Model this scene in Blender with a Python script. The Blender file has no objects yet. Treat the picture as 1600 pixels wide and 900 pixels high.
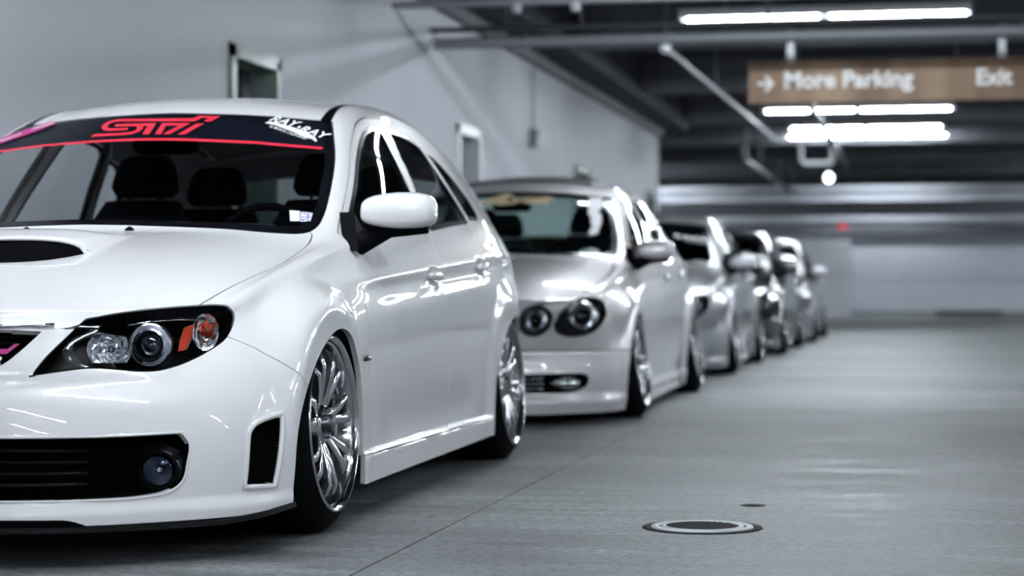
import bpy, bmesh, math, random
import numpy as np
from mathutils import Vector, Matrix
from mathutils.bvhtree import BVHTree
SC = bpy.context.scene; COL = SC.collection
random.seed(4)
# ---------------------------------------------------------------- camera (low 73 mm view down the row of cars)
F_PX = 3250.0; YAW = .194; CAM_H = .70
cam = bpy.data.cameras.new('camera'); camo = bpy.data.objects.new('camera', cam); COL.objects.link(camo)
cam.sensor_width = 36; cam.lens = F_PX*36/1600; cam.clip_start = .05; cam.clip_end = 200
camo.location = (0, 0, CAM_H); camo.rotation_euler = (math.pi/2, 0, YAW)
cam.dof.use_dof = True; cam.dof.focus_distance = 5.75; cam.dof.aperture_fstop = 2.4
SC.camera = camo
# ---------------------------------------------------------------- world: closed garage, next to no ambient light
w = bpy.data.worlds.new('garage_world'); SC.world = w; w.use_nodes = True
w.node_tree.nodes['Background'].inputs[0].default_value = (.55, .62, .80, 1)
w.node_tree.nodes['Background'].inputs[1].default_value = .05
SC.view_settings.view_transform = 'Standard'; SC.view_settings.look = 'None'
SC.view_settings.exposure = 0.86; SC.view_settings.gamma = 1; SC.view_settings.use_curve_mapping = False
TUBE_GLOW = 145.0          # emission strength of the fluorescent tubes
# ---------------------------------------------------------------- mesh helpers
def link(o, parent=None):
    COL.objects.link(o)
    if parent is not None: o.parent = parent
    return o
def mesh_obj(name, V, F, mat, parent=None, smooth=True, sharp=None):
    me = bpy.data.meshes.new(name)
    me.from_pydata([tuple(map(float, v)) for v in V], [], [tuple(f) for f in F])
    mats = mat if isinstance(mat, (list, tuple)) else [mat]
    for m in mats: me.materials.append(m)
    if smooth:
        me.polygons.foreach_set('use_smooth', [True]*len(me.polygons))
        if sharp is not None: me.set_sharp_from_angle(angle=math.radians(sharp))
    me.update()
    return link(bpy.data.objects.new(name, me), parent)
def empty(name, loc, label=None, cat=None, group=None, rz=0):
    o = bpy.data.objects.new(name, None); o.location = loc; o.rotation_euler = (0, 0, rz)
    o.empty_display_size = .1
    link(o)
    if label: o['label'] = label
    if cat: o['category'] = cat
    if group: o['group'] = group
    return o

# ---------------------------------------------------------------- car skin
TI = [0, .3, .58, .82, 1.0]
def interp(keys, y):
    xs = [k[0] for k in keys]; vs = [k[1] for k in keys]
    return float(np.interp(y, xs, vs))
def car_cage(S):
    """control net of a whole car skin, returns verts (N,3), quads"""
    E, C, yb = S['E'], S['C'], S['yb']; J = len(E)-1; K = 8; M = 4
    side = {}
    for j in range(J+1):
        for k in range(3, K+1):
            y = S['y0'][k] if j == 0 else (S['y1'][k] if j == J else yb[j])
            side[k, j] = [interp(S['rx'][k], y), y, interp(S['rz'][k], y)]
        side[0, j] = list(E[j])
        b = side[3, j]
        for k in (1, 2):
            t = k/3
            p = [E[j][a]*(1-t)+b[a]*t for a in range(3)]
            bul = S['bul'][j]
            p[0] += bul*(1 if k == 1 else .9)
            p[2] += S['bulz'][j]*(1 if k == 1 else .8)
            if j == 0: p[1] = E[j][1]*(1-t)+b[1]*t
            side[k, j] = p
    T = {}
    for j in range(J+1):
        for i in range(M+1):
            t = TI[i]
            T[i, j] = [E[j][0]*t, C[j][0]+(E[j][1]-C[j][0])*t**2.2, C[j][1]+(E[j][2]-C[j][1])*t**S['pz'][j]]
    N = {}; R = {}
    for k in range(K+1):
        for i in range(M+1):
            t = TI[i]
            c = side[k, 0]; N[i, k] = [c[0]*t, S['yf'][k]+(c[1]-S['yf'][k])*t**S['pn'][k], S['zf'][k]+(c[2]-S['zf'][k])*t**2]
            c = side[k, J]; R[i, k] = [c[0]*t, S['yr'][k]+(c[1]-S['yr'][k])*t**3, S['zr'][k]+(c[2]-S['zr'][k])*t**2]
    V = []; idx = {}
    def vid(p):
        key = (round(p[0], 5), round(p[1], 5), round(p[2], 5))
        if key not in idx: idx[key] = len(V); V.append(list(p))
        return idx[key]
    F = []
    def quad(a, b, c, d):
        f = [vid(a), vid(b), vid(c), vid(d)]; F.append(f)
        m = [vid([-p[0], p[1], p[2]]) for p in (d, c, b, a)]; F.append(m)
    for j in range(J):
        for i in range(M): quad(T[i, j], T[i+1, j], T[i+1, j+1], T[i, j+1])
        for k in range(K): quad(side[k, j], side[k+1, j], side[k+1, j+1], side[k, j+1])
    T0 = {i: T[i, 0] for i in range(M+1)}; TJ = {i: T[i, J] for i in range(M+1)}
    for i in range(M): N[i, 0] = T0[i]; R[i, 0] = TJ[i]
    N[M, 0] = T0[M]; R[M, 0] = TJ[M]
    for k in range(K):
        for i in range(M):
            quad(N[i, k], N[i, k+1], N[i+1, k+1], N[i+1, k])
            quad(R[i, k], R[i+1, k], R[i+1, k+1], R[i, k+1])
    return np.array(V), F
def subdiv(V, F, level):
    me = bpy.data.meshes.new('cage'); me.from_pydata([tuple(v) for v in V], [], F); me.update()
    o = bpy.data.objects.new('cage', me); COL.objects.link(o)
    m = o.modifiers.new('s', 'SUBSURF'); m.levels = level; m.use_limit_surface = True; m.quality = 4
    m.boundary_smooth = 'ALL'
    bpy.context.view_layer.update()
    ev = o.evaluated_get(bpy.context.evaluated_depsgraph_get()); e = ev.to_mesh()
    co = np.empty(len(e.vertices)*3); e.vertices.foreach_get('co', co)
    fs = np.empty(len(e.loops), dtype=np.int64); e.loops.foreach_get('vertex_index', fs)
    ev.to_mesh_clear()
    bpy.data.objects.remove(o); bpy.data.meshes.remove(me)
    return co.reshape(-1, 3), fs.reshape(-1, 4)
def car_skin(S, level=4):
    V, F = car_cage(S); tgt = V.copy(); W = V.copy()
    for it in range(3):                       # pull the limit surface through the control points
        L, _ = subdiv(W, F, 1)
        W = W + .75*(tgt-L[:len(V)])
    L, Q = subdiv(W, F, level)
    keep = (L[Q][:, :, 0].mean(axis=1) > 0)    # right half (x > 0)
    Q = Q[keep]; used = np.unique(Q); mp = -np.ones(len(L), int); mp[used] = np.arange(len(used))
    L = L[used]; L[np.abs(L[:, 0]) < 1e-4, 0] = 0
    return L, mp[Q]

def sstep(a, b, x):
    t = np.clip((x-a)/(b-a), 0, 1); return t*t*(3-2*t)
def sdf_poly(P, poly):
    """signed distance of points P (n,2) to a closed polygon, negative inside"""
    poly = np.asarray(poly, float); A = poly; B = np.roll(poly, -1, axis=0)
    d = np.full(len(P), 1e9); ins = np.zeros(len(P), bool)
    for a, b in zip(A, B):
        e = b-a; w = P-a; t = np.clip((w@e)/max(e@e, 1e-12), 0, 1)
        d = np.minimum(d, ((w-t[:, None]*e)**2).sum(1))
        c = (a[1] > P[:, 1]) != (b[1] > P[:, 1])
        with np.errstate(divide='ignore', invalid='ignore'):
            xx = (b[0]-a[0])*(P[:, 1]-a[1])/(b[1]-a[1]+(1e-12 if b[1] == a[1] else 0))+a[0]
        ins ^= (c & (P[:, 0] < xx))
    d = np.sqrt(d); return np.where(ins, -d, d)
def smooth_poly(pts, n=6, closed=True):
    """Catmull-Rom through the points; a point given as (a, b, 1) is a sharp corner"""
    P = [np.array(p[:2], float) for p in pts]; sh = [len(p) > 2 and p[2] for p in pts]; N = len(P); out = []
    for i in range(N if closed else N-1):
        p0, p1, p2, p3 = P[(i-1) % N], P[i], P[(i+1) % N], P[(i+2) % N]
        if not closed and i == 0: p0 = p1
        if not closed and i == N-2: p3 = p2
        if sh[i]: p0 = p1-(p2-p1)*.3
        if sh[(i+1) % N]: p3 = p2+(p2-p1)*.3
        l = max(np.linalg.norm(p2-p1), 1e-9)
        m1 = (p2-p0)/max(np.linalg.norm(p2-p1)+np.linalg.norm(p1-p0), 1e-9)*l
        m2 = (p3-p1)/max(np.linalg.norm(p3-p2)+np.linalg.norm(p2-p1), 1e-9)*l
        for s in range(n):
            t = s/n; out.append((2*t**3-3*t**2+1)*p1+(t**3-2*t**2+t)*m1+(-2*t**3+3*t**2)*p2+(t**3-t**2)*m2)
    if not closed: out.append(P[-1])
    return np.array(out)
PR = {'side': [1, 2], 'front': [0, 2], 'top': [0, 1]}
class Skin:
    def __init__(s, V, F):
        s.V = [tuple(v) for v in V]; s.F = [tuple(f) for f in F]; s.lab = ['paint']*len(F)
        s.nrm0()
    def nrm0(s):
        V = np.array(s.V); F = np.array(s.F)
        n = np.cross(V[F[:, 2]]-V[F[:, 0]], V[F[:, 3]]-V[F[:, 1]])
        N = np.zeros_like(V)
        for k in range(4): np.add.at(N, F[:, k], n)
        N /= np.maximum(np.linalg.norm(N, axis=1, keepdims=True), 1e-12); s.N = [tuple(x) for x in N]
    def cut(s, poly, proj, iso, allow, mask):
        V = np.array(s.V); ax = PR[proj]
        lo = poly.min(0)-.03-abs(iso); hi = poly.max(0)+.03+abs(iso)
        P = V[:, ax]; near = ((P > lo) & (P < hi)).all(1) & mask(V)
        val = np.full(len(V), 9.0)
        if near.any(): val[near] = sdf_poly(P[near], poly)-iso
        val[np.abs(val) < 2e-5] = 0
        edge = {}; F2 = []; L2 = []
        vl = val.tolist(); Vl = s.V; Nl = s.N
        for f, lb in zip(s.F, s.lab):
            if vl[f[0]] == 9.0 or lb not in allow: F2.append(f); L2.append(lb); continue
            vs = [vl[i] for i in f]
            if max(vs) <= 0 or min(vs) >= 0 or 9.0 in vs:
                F2.append(f); L2.append(lb); continue
            pos = []; neg = []; n = len(f)
            for a in range(n):
                i, j = f[a], f[(a+1) % n]; vi, vj = vs[a], vs[(a+1) % n]
                if vi >= 0: pos.append(i)
                if vi <= 0: neg.append(i)
                if vi*vj < 0:
                    key = (i, j) if i < j else (j, i)
                    if key not in edge:
                        t = vi/(vi-vj)
                        edge[key] = len(Vl)
                        pi, pj = Vl[i], Vl[j]; Vl.append(tuple(pi[c]+(pj[c]-pi[c])*t for c in range(3)))
                        ni, nj = Nl[i], Nl[j]; nn = [ni[c]+(nj[c]-ni[c])*t for c in range(3)]
                        l = math.sqrt(sum(c*c for c in nn)) or 1; Nl.append(tuple(c/l for c in nn))
                    pos.append(edge[key]); neg.append(edge[key])
            for g in (pos, neg):
                if len(g) >= 3: F2.append(tuple(g)); L2.append(lb)
        # T-junctions: neighbours that were not cut keep their old edge; insert the new vertex
        if edge:
            F3 = []
            for f in F2:
                n = len(f); g = None
                for a in range(n):
                    i, j = f[a], f[(a+1) % n]; key = (i, j) if i < j else (j, i)
                    if key in edge:
                        if g is None: g = list(f[:a+1])
                        elif g[-1] != i: g.append(i)
                        g.append(edge[key])
                    elif g is not None and g[-1] != i: g.append(i)
                F3.append(tuple(g) if g else f)
            F2 = F3
        s.F = F2; s.lab = L2
    def region(s, name, pts, proj='side', gap=.0022, allow=('paint',), mask=None, smooth=6, inset=0.0):
        """cut the polygon out of the skin; a strip of half-width gap along its outline goes"""
        poly = smooth_poly(pts, smooth) if smooth else np.asarray([p[:2] for p in pts], float)
        m = mask or (lambda V: np.ones(len(V), bool))
        for iso in ((-gap-inset, gap-inset) if gap > 0 else (-inset,)): s.cut(poly, proj, iso, allow, m)
        V = np.array(s.V); idx = [i for i, l in enumerate(s.lab) if l in allow]
        if not idx: return
        cen = np.array([V[list(s.F[i])].mean(0) for i in idx]); ok = m(cen)
        d = sdf_poly(cen[:, PR[proj]], poly)+inset
        for i, dd, o in zip(idx, d, ok):
            if not o: continue
            if dd < -gap+1e-7: s.lab[i] = name
            elif dd < gap: s.lab[i] = 'gap'
    def extract(s, names, flange=.012, both=False, off=0.0):
        """verts, faces of a label (or several); both = welded with its mirror image"""
        names = (names,) if isinstance(names, str) else names
        fs = [f for f, l in zip(s.F, s.lab) if l in names]
        mp = {}; V = []; N = []; F = []
        for f in fs:
            g = []
            for i in f:
                if i not in mp: mp[i] = len(V); V.append(s.V[i]); N.append(s.N[i])
                g.append(mp[i])
            F.append(g)
        if both:
            n0 = len(V); mm = {}
            for i in range(n0):
                if abs(V[i][0]) < 1e-6: mm[i] = i
                else: mm[i] = len(V); V.append((-V[i][0], V[i][1], V[i][2])); N.append((-N[i][0], N[i][1], N[i][2]))
            F += [[mm[i] for i in reversed(f)] for f in list(F)]
        if off: V = [tuple(v[c]-n[c]*off for c in range(3)) for v, n in zip(V, N)]
        if flange:
            cnt = {}
            for f in F:
                for a in range(len(f)):
                    cnt[f[a], f[(a+1) % len(f)]] = 1
            bd = [(a, b) for (a, b) in cnt if (b, a) not in cnt and not (not both and abs(V[a][0]) < 1e-6 and abs(V[b][0]) < 1e-6)]
            o1 = {}; o2 = {}
            for a, b in bd:
                for i in (a, b):
                    if i not in o1:
                        o1[i] = len(V); V.append(V[i])
                        o2[i] = len(V); V.append(tuple(V[i][c]-N[i][c]*flange for c in range(3)))
                F.append([o1[b], o1[a], o2[a], o2[b]])
        return V, F
def mirror(V, F): return [(-v[0], v[1], v[2]) for v in V], [list(reversed(f)) for f in F]
# ---------------------------------------------------------------- materials
MATS = {}
def mat(name, col, rough=.5, metal=0, spec=.5, coat=0, emit=None, es=0, alpha=None):
    if name in MATS: return MATS[name]
    m = bpy.data.materials.new(name); m.use_nodes = True; b = m.node_tree.nodes['Principled BSDF']
    b.inputs['Base Color'].default_value = (*col, 1); b.inputs['Roughness'].default_value = rough
    b.inputs['Metallic'].default_value = metal; b.inputs['Specular IOR Level'].default_value = spec
    b.inputs['Coat Weight'].default_value = coat; b.inputs['Coat Roughness'].default_value = .02
    if emit: b.inputs['Emission Color'].default_value = (*emit, 1); b.inputs['Emission Strength'].default_value = es
    MATS[name] = m; return m
def glass(name, tint, refl=1.0, rough=.0, ior=1.5):
    """thin pane: tinted see-through plus a mirror-like surface by Fresnel"""
    m = bpy.data.materials.new(name); m.use_nodes = True; nt = m.node_tree; nt.nodes.clear()
    out = nt.nodes.new('ShaderNodeOutputMaterial'); mx = nt.nodes.new('ShaderNodeMixShader')
    tr = nt.nodes.new('ShaderNodeBsdfTransparent'); gl = nt.nodes.new('ShaderNodeBsdfGlossy'); fr = nt.nodes.new('ShaderNodeFresnel')
    tr.inputs[0].default_value = (*tint, 1); gl.inputs['Roughness'].default_value = rough
    gl.inputs[0].default_value = (refl, refl, refl, 1); ge = nt.nodes.new('ShaderNodeNewGeometry'); ma = nt.nodes.new('ShaderNodeMath'); ma.operation = 'MULTIPLY_ADD'
    nt.links.new(ge.outputs['Backfacing'], ma.inputs[0]); ma.inputs[1].default_value = 1/ior-ior; ma.inputs[2].default_value = ior; nt.links.new(ma.outputs[0], fr.inputs[0])   # same pane from both sides
    nt.links.new(fr.outputs[0], mx.inputs[0]); nt.links.new(tr.outputs[0], mx.inputs[1]); nt.links.new(gl.outputs[0], mx.inputs[2])
    nt.links.new(mx.outputs[0], out.inputs[0]); MATS[name] = m; return m
def nodes(m): return m.node_tree, m.node_tree.nodes['Principled BSDF']
def noise(nt, scale=(1, 1, 1), s=5, detail=6, rough=.6):
    tc = nt.nodes.new('ShaderNodeTexCoord'); mp = nt.nodes.new('ShaderNodeMapping'); n = nt.nodes.new('ShaderNodeTexNoise')
    mp.inputs['Scale'].default_value = scale; n.inputs['Scale'].default_value = s; n.inputs['Detail'].default_value = detail; n.inputs['Roughness'].default_value = rough
    nt.links.new(tc.outputs['Object'], mp.inputs[0]); nt.links.new(mp.outputs[0], n.inputs[0]); return n
def ramp(nt, src, stops):
    r = nt.nodes.new('ShaderNodeValToRGB'); nt.links.new(src, r.inputs[0])
    e = r.color_ramp.elements
    while len(e) < len(stops): e.new(.5)
    for k, (p, c) in enumerate(stops): e[k].position = p; e[k].color = (*c, 1)
    return r
def mixc(nt, a, b, fac, mode='MULTIPLY'):
    m = nt.nodes.new('ShaderNodeMix'); m.data_type = 'RGBA'; m.blend_type = mode; m.inputs[0].default_value = 1 if not hasattr(fac, 'is_linked') else 0
    if hasattr(fac, 'is_linked'): nt.links.new(fac, m.inputs[0])
    else: m.inputs[0].default_value = fac
    nt.links.new(a, m.inputs[6]); nt.links.new(b, m.inputs[7]); return m.outputs[2]
# concrete floor: streaky trowel marks across the aisle, fine grit, stains
def make_floor_mat():
    m = mat('concrete_floor', (.3, .31, .32), .62, spec=.35); nt, b = nodes(m)
    n1 = noise(nt, (1.0, 6.0, 1), 1.6, 8, .65); r1 = ramp(nt, n1.outputs[0], [(.32, (.086, .090, .094)), (.50, (.180, .188, .193)), (.66, (.280, .292, .297))])
    n2 = noise(nt, (.6, 1, 1), 55, 6, .85); r2 = ramp(nt, n2.outputs[0], [(.40, (.30, .30, .30)), (.52, (.95, .95, .95)), (.75, (1.25, 1.25, 1.25))])
    n3 = noise(nt, (.35, 1.0, 1), .55, 3, .5); r3 = ramp(nt, n3.outputs[0], [(.36, (.62, .62, .64)), (.60, (1.12, 1.12, 1.12))])
    c = mixc(nt, r1.outputs[0], r2.outputs[0], 1.0); c = mixc(nt, c, r3.outputs[0], 1.0)
    nt.links.new(c, b.inputs['Base Color'])
    rr = ramp(nt, n1.outputs[0], [(.3, (.45, .45, .45)), (.7, (.72, .72, .72))]); nt.links.new(rr.outputs[0], b.inputs['Roughness'])
    bp = nt.nodes.new('ShaderNodeBump'); bp.inputs['Strength'].default_value = .35; bp.inputs['Distance'].default_value = .004
    nt.links.new(n2.outputs[0], bp.inputs['Height']); nt.links.new(bp.outputs[0], b.inputs['Normal'])
    return m
def make_wall_mat(name, base, var=.1):
    m = mat(name, base, .75, spec=.3); nt, b = nodes(m)
    n1 = noise(nt, (1, 1, .35), 1.1, 6, .6)
    lo = tuple(c*(1-var) for c in base); hi = tuple(min(1, c*(1+var)) for c in base)
    r1 = ramp(nt, n1.outputs[0], [(.35, lo), (.65, hi)]); nt.links.new(r1.outputs[0], b.inputs['Base Color'])
    n2 = noise(nt, (1, 1, 1), 60, 3, .6); bp = nt.nodes.new('ShaderNodeBump'); bp.inputs['Strength'].default_value = .15; bp.inputs['Distance'].default_value = .003
    nt.links.new(n2.outputs[0], bp.inputs['Height']); nt.links.new(bp.outputs[0], b.inputs['Normal'])
    return m
M_FLOOR = make_floor_mat()
M_WALL = make_wall_mat('painted_wall', (.53, .54, .58), .03)
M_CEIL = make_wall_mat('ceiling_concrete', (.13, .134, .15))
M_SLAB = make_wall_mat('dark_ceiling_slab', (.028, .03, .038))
M_BACK = make_wall_mat('back_wall_paint', (.50, .52, .57), .05)
M_WHITE = mat('white_paint', (.82, .80, .81), .35, spec=.5, coat=1.0)
M_SILVER = mat('silver_paint', (.66, .635, .65), .40, metal=.5, coat=1.0)
M_GREY = mat('grey_metallic_paint', (.30, .305, .32), .3, metal=.6, coat=1.0)
M_BLACKP = mat('black_paint', (.012, .012, .014), .2, coat=1.0)
M_RUBBER = mat('tyre_rubber', (.003, .003, .0035), .85, spec=.06)
M_PLAST = mat('black_plastic', (.003, .003, .004), .7, spec=.04)
M_GLOSSB = mat('gloss_black_trim', (.004, .004, .006), .15, spec=.25)
M_VOID = mat('dark_interior', (.002, .002, .0025), .9, spec=.02)
M_CABIN = mat('cabin_trim', (.006, .007, .010), .9, spec=.08)
M_CHROME = mat('chrome', (.80, .81, .84), .06, metal=1)
M_ALLOY = mat('polished_alloy', (.62, .62, .64), .14, metal=1)
M_DARKMET = mat('dark_metal', (.10, .10, .11), .35, metal=1)
M_AMBER = mat('amber_lens', (.36, .035, .012), .25, coat=.4)
M_RED = mat('red_vinyl', (.62, .025, .05), .4)
M_PINK = mat('pink_vinyl', (.42, .02, .18), .4)
M_WVINYL = mat('white_vinyl', (.8, .8, .82), .4)
M_GOLD = mat('gold_vinyl', (.62, .50, .30), .4)
M_BANNER = mat('black_banner', (.003, .004, .008), .35, spec=.15)
G_WS = glass('windscreen_glass', (.95, .98, .98), .35)
G_SIDE = glass('tinted_side_glass', (.95, .98, .98), .45)
G_CLEAR = glass('clear_lens', (.95, .96, .98), .35)
G_BACK = glass('silver_car_screen', (.70, .82, .80), .35)
G_REAR = glass('privacy_glass', (.30, .33, .34), .4)
M_HOUSING = mat('lamp_housing', (.003, .003, .004), .4, spec=.15)
# ---------------------------------------------------------------- shape helpers
def box(x0, x1, y0, y1, z0, z1):
    V = [(x0,y0,z0),(x1,y0,z0),(x1,y1,z0),(x0,y1,z0),(x0,y0,z1),(x1,y0,z1),(x1,y1,z1),(x0,y1,z1)]
    return V, [(0,3,2,1),(4,5,6,7),(0,1,5,4),(1,2,6,5),(2,3,7,6),(3,0,4,7)]
def join(*parts):
    V = []; F = []
    for v, f in parts:
        n = len(V); V += [tuple(p) for p in v]; F += [tuple(i+n for i in g) for g in f]
    return V, F
def bevel(o, w, seg=2):
    m = o.modifiers.new('bevel', 'BEVEL'); m.width = w; m.segments = seg; m.limit_method = 'ANGLE'; m.angle_limit = math.radians(40); return o
def tube(path, r, n=10, cap=True):
    P = [Vector(p) for p in path]; V = []; F = []; up = None
    for i, p in enumerate(P):
        t = (P[min(i+1, len(P)-1)]-P[max(i-1, 0)]).normalized()
        if up is None: up = Vector((0, 0, 1)) if abs(t.z) < .9 else Vector((1, 0, 0))
        a = t.cross(up).normalized(); b = a.cross(t).normalized(); up = b
        rr = r[i] if isinstance(r, (list, tuple)) else r
        for k in range(n):
            q = 2*math.pi*k/n; V.append(p+a*math.cos(q)*rr+b*math.sin(q)*rr)
    for i in range(len(P)-1):
        for k in range(n): F.append((i*n+k, i*n+(k+1) % n, (i+1)*n+(k+1) % n, (i+1)*n+k))
    if cap: F.append(tuple(reversed(range(n)))); F.append(tuple(range((len(P)-1)*n, len(P)*n)))
    return [tuple(v) for v in V], F
def lathe(prof, n=48, axis='x', closed=False):
    """profile (a along the axis, r) revolved"""
    V = []; F = []
    for a, r in prof:
        for k in range(n):
            q = 2*math.pi*k/n; c, s = r*math.cos(q), r*math.sin(q)
            V.append((a, c, s) if axis == 'x' else ((c, a, s) if axis == 'y' else (c, s, a)))
    m = len(prof)
    for i in range(m if closed else m-1):
        for k in range(n):
            i2 = (i+1) % m; F.append((i*n+k, i*n+(k+1) % n, i2*n+(k+1) % n, i2*n+k))
    return V, F
def xf(VF, M): return [tuple(M @ Vector(v)) for v in VF[0]], VF[1]
def arcpts(pts, r=.1, n=6):
    """round the corners of a polyline"""
    P = [Vector(p) for p in pts]; out = [P[0]]
    for i in range(1, len(P)-1):
        a = (P[i-1]-P[i]).normalized(); b = (P[i+1]-P[i]).normalized()
        for k in range(n+1):
            t = k/n; out.append((1-t)**2*(P[i]+a*r)+2*t*(1-t)*P[i]+t*t*(P[i]+b*r))
    return out+[P[-1]]
def struct(name, VF, m, parent=None, smooth=False):
    o = mesh_obj(name, VF[0], VF[1], m, parent, smooth=smooth)
    if parent is None: o['kind'] = 'structure'
    return o
# ---------------------------------------------------------------- the garage
XW = -3.97; YE = 31.9; ZC = 3.66; YB = 55.0
JX = -1.363
gr = .0028
fl = join(([(-16,-16,0),(JX-gr,-16,0),(JX-gr,60,0),(-16,60,0)], [(0,1,2,3)]),
          ([(JX+gr,-16,0),(16,-16,0),(16,60,0),(JX+gr,60,0)], [(0,1,2,3)]),
          ([(JX-gr,-16,0),(JX-gr,-16,-.02),(JX+gr,-16,-.02),(JX+gr,-16,0),(JX-gr,60,0),(JX-gr,60,-.02),(JX+gr,60,-.02),(JX+gr,60,0)], [(0,4,5,1),(1,5,6,2),(2,6,7,3)]))
fo = struct('floor', fl, M_FLOOR)
doors = [(11.62, 12.55), (17.70, 18.66), (23.96, 25.06), (30.45, 31.40)]
DH = 2.13
parts = []; y = -12.0
for a, b in doors:
    parts.append(box(XW-.4, XW, y, a, 0, ZC)); parts.append(box(XW-.4, XW, a, b, DH, ZC)); y = b
parts.append(box(XW-.4, XW, y, YE, 0, ZC)); parts.append(box(XW-.5, XW-.4, -12, YE, 0, ZC))
wl = struct('wall_left', join(*parts), M_WALL)
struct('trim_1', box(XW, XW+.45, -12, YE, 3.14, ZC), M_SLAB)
struct('trim_2', box(XW, XW+.07, -12, YE, 3.02, 3.14), M_CEIL)
struct('wall_back', box(-16, 16, YB, YB+.3, 0, ZC), M_BACK)
struct('wall_right', box(15, 15.3, -14, YB, 0, ZC), M_BACK)
struct('wall_front', box(-16, 16, -14.3, -14, 0, ZC), M_BACK)
struct('wall_side', box(-16, -15.7, YE, YB, 0, ZC), M_BACK)
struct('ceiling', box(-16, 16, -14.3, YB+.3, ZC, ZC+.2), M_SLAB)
M_FRAME = mat('door_frame_paint', (.15, .19, .175), .4); M_LEAF = mat('green_door_paint', (.035, .07, .055), .45)
M_STEEL = mat('brushed_steel', (.5, .5, .5), .3, metal=1)
M_FRAME2 = mat('door_frame_light', (.62, .64, .66), .4)
for n, (a, b) in enumerate(doors):
    d = empty('door_%d' % (n+1), (XW, (a+b)/2, 0)); d['kind'] = 'structure'
    hw = (b-a)/2; t = .07
    fr = join(box(-.16, .025, -hw-.01, -hw+t, 0, DH), box(-.16, .025, hw-t, hw+.01, 0, DH), box(-.16, .025, -hw-.01, hw+.01, DH-t, DH+.012))
    mesh_obj('door_frame', *fr, M_FRAME if n != 1 else M_FRAME2, d, smooth=False)
    mesh_obj('door_leaf', *box(-.37, -.32, -hw+.01, hw-.01, .01, DH-.02), M_LEAF, d, smooth=False)
    mesh_obj('door_stop', *join(box(-.33, -.22, hw-.14, hw-.05, 0, DH-t), box(-.33, -.22, -hw+.05, hw-.05, DH-.16, DH-t)), M_LEAF, d, smooth=False)
    hd = mesh_obj('door_handle', *tube(arcpts([(-.31, hw-.16, 1.0), (-.25, hw-.16, 1.0), (-.25, hw-.30, 1.0)], .02), .01), M_STEEL, d)
# ceiling beams across the aisle
for k in range(-6, 8):
    yb_ = 16.75+5.08*k
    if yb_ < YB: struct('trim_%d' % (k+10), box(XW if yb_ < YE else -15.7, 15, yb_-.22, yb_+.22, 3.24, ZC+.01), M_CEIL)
struct('trim_30', box(-15.7, 15, 50.2, 50.6, 2.42, 2.78), mat('dark_header', (.10, .105, .12), .7))
struct('trim_31', box(-15.7, 15, YB-.25, YB, 2.12, 2.40), mat('dark_header', (.10, .105, .12), .7))
# pale return wall and low kerb on the back wall
struct('wall_nib', box(-4.6, -1.78, YB-.6, YB, 0, 1.95), M_WALL)
struct('trim_32', box(-15.7, 15, YB-.12, YB, 0, .10), mat('kerb_green', (.16, .19, .18), .7))
# ---------------------------------------------------------------- fluorescent fixtures
M_TUBE = mat('tube_glow', (.9, .95, 1), .4, emit=(.86, .94, 1.0), es=TUBE_GLOW)
M_TRAY = mat('white_enamel', (.55, .57, .60), .35)
def fixture(x, y, z, label, group):
    o = empty('fluorescent_light', (x, y, z), label, 'ceiling light', group)
    mesh_obj('tray', *join(box(-1.32, 1.32, -.115, .115, .045, .075), box(-1.32, 1.32, -.115, -.110, -.004, .05), box(-1.32, 1.32, .110, .115, -.004, .05), box(-1.32, -1.28, -.03, .03, -.02, .04), box(1.28, 1.32, -.03, .03, -.02, .04), box(-.035, .035, -.03, .03, -.02, .04)), M_TRAY, o, smooth=False)
    for s in (-1, 1):
        mesh_obj('tube', *xf(tube([(-.60, 0, 0), (.60, 0, 0)], .016, 8), Matrix.Translation((s*.655, 0, 0))), M_TUBE, o)
    for s in (-1, 1):
        mesh_obj('hanger', *tube([(s*.9, 0, .07), (s*.9, 0, ZC-z)], .006, 6), M_TRAY, o)
    return o
def dup_tree(o, loc):
    c = o.copy(); COL.objects.link(c); c.location = loc
    for ch in o.children:
        d = ch.copy(); COL.objects.link(d); d.parent = c
    return c
GL = 'ceiling lights down the aisle'
vis = {3: 'nearest lit twin tube light, at the top edge above the sign', 4: 'twin tube light hidden just behind the sign board',
       5: 'bright twin tube light right under the sign board', 6: 'bright twin tube light second below the sign board, lower of the close pair'}
ORD = ['first', 'second', 'third', 'fourth', 'fifth', 'sixth', 'seventh', 'eighth', 'ninth', 'tenth', 'eleventh', 'twelfth']
f0 = None
for k in range(-3, 7):
    yy = 19.15+5.08*(k-3); xx = -.86
    if k == 4: xx = -.50
    lab = vis.get(k, 'twin tube light above the aisle, ' + ORD[2-k] + ' back from the nearest one in view')
    if k == 1: continue
    if f0 is None: f0 = fixture(xx, yy, 3.18, lab, GL)
    else:
        c = dup_tree(f0, (xx, yy, 3.18)); c['label'] = lab
c = dup_tree(f0, (-.93, 36.3, 3.46)); c['label'] = 'twin tube light farthest down the aisle, upper of the close pair'
for yy in (5.6,):  # added lamp, out of view, brightens the white car's bonnet
    c = dup_tree(f0, (-2.6, yy+.2, 3.16)); c['label'] = 'added tube light out of view, %s the white hatchback' % 'above the bonnet of'; c['group'] = 'added tube lights over the parked row'
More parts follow.
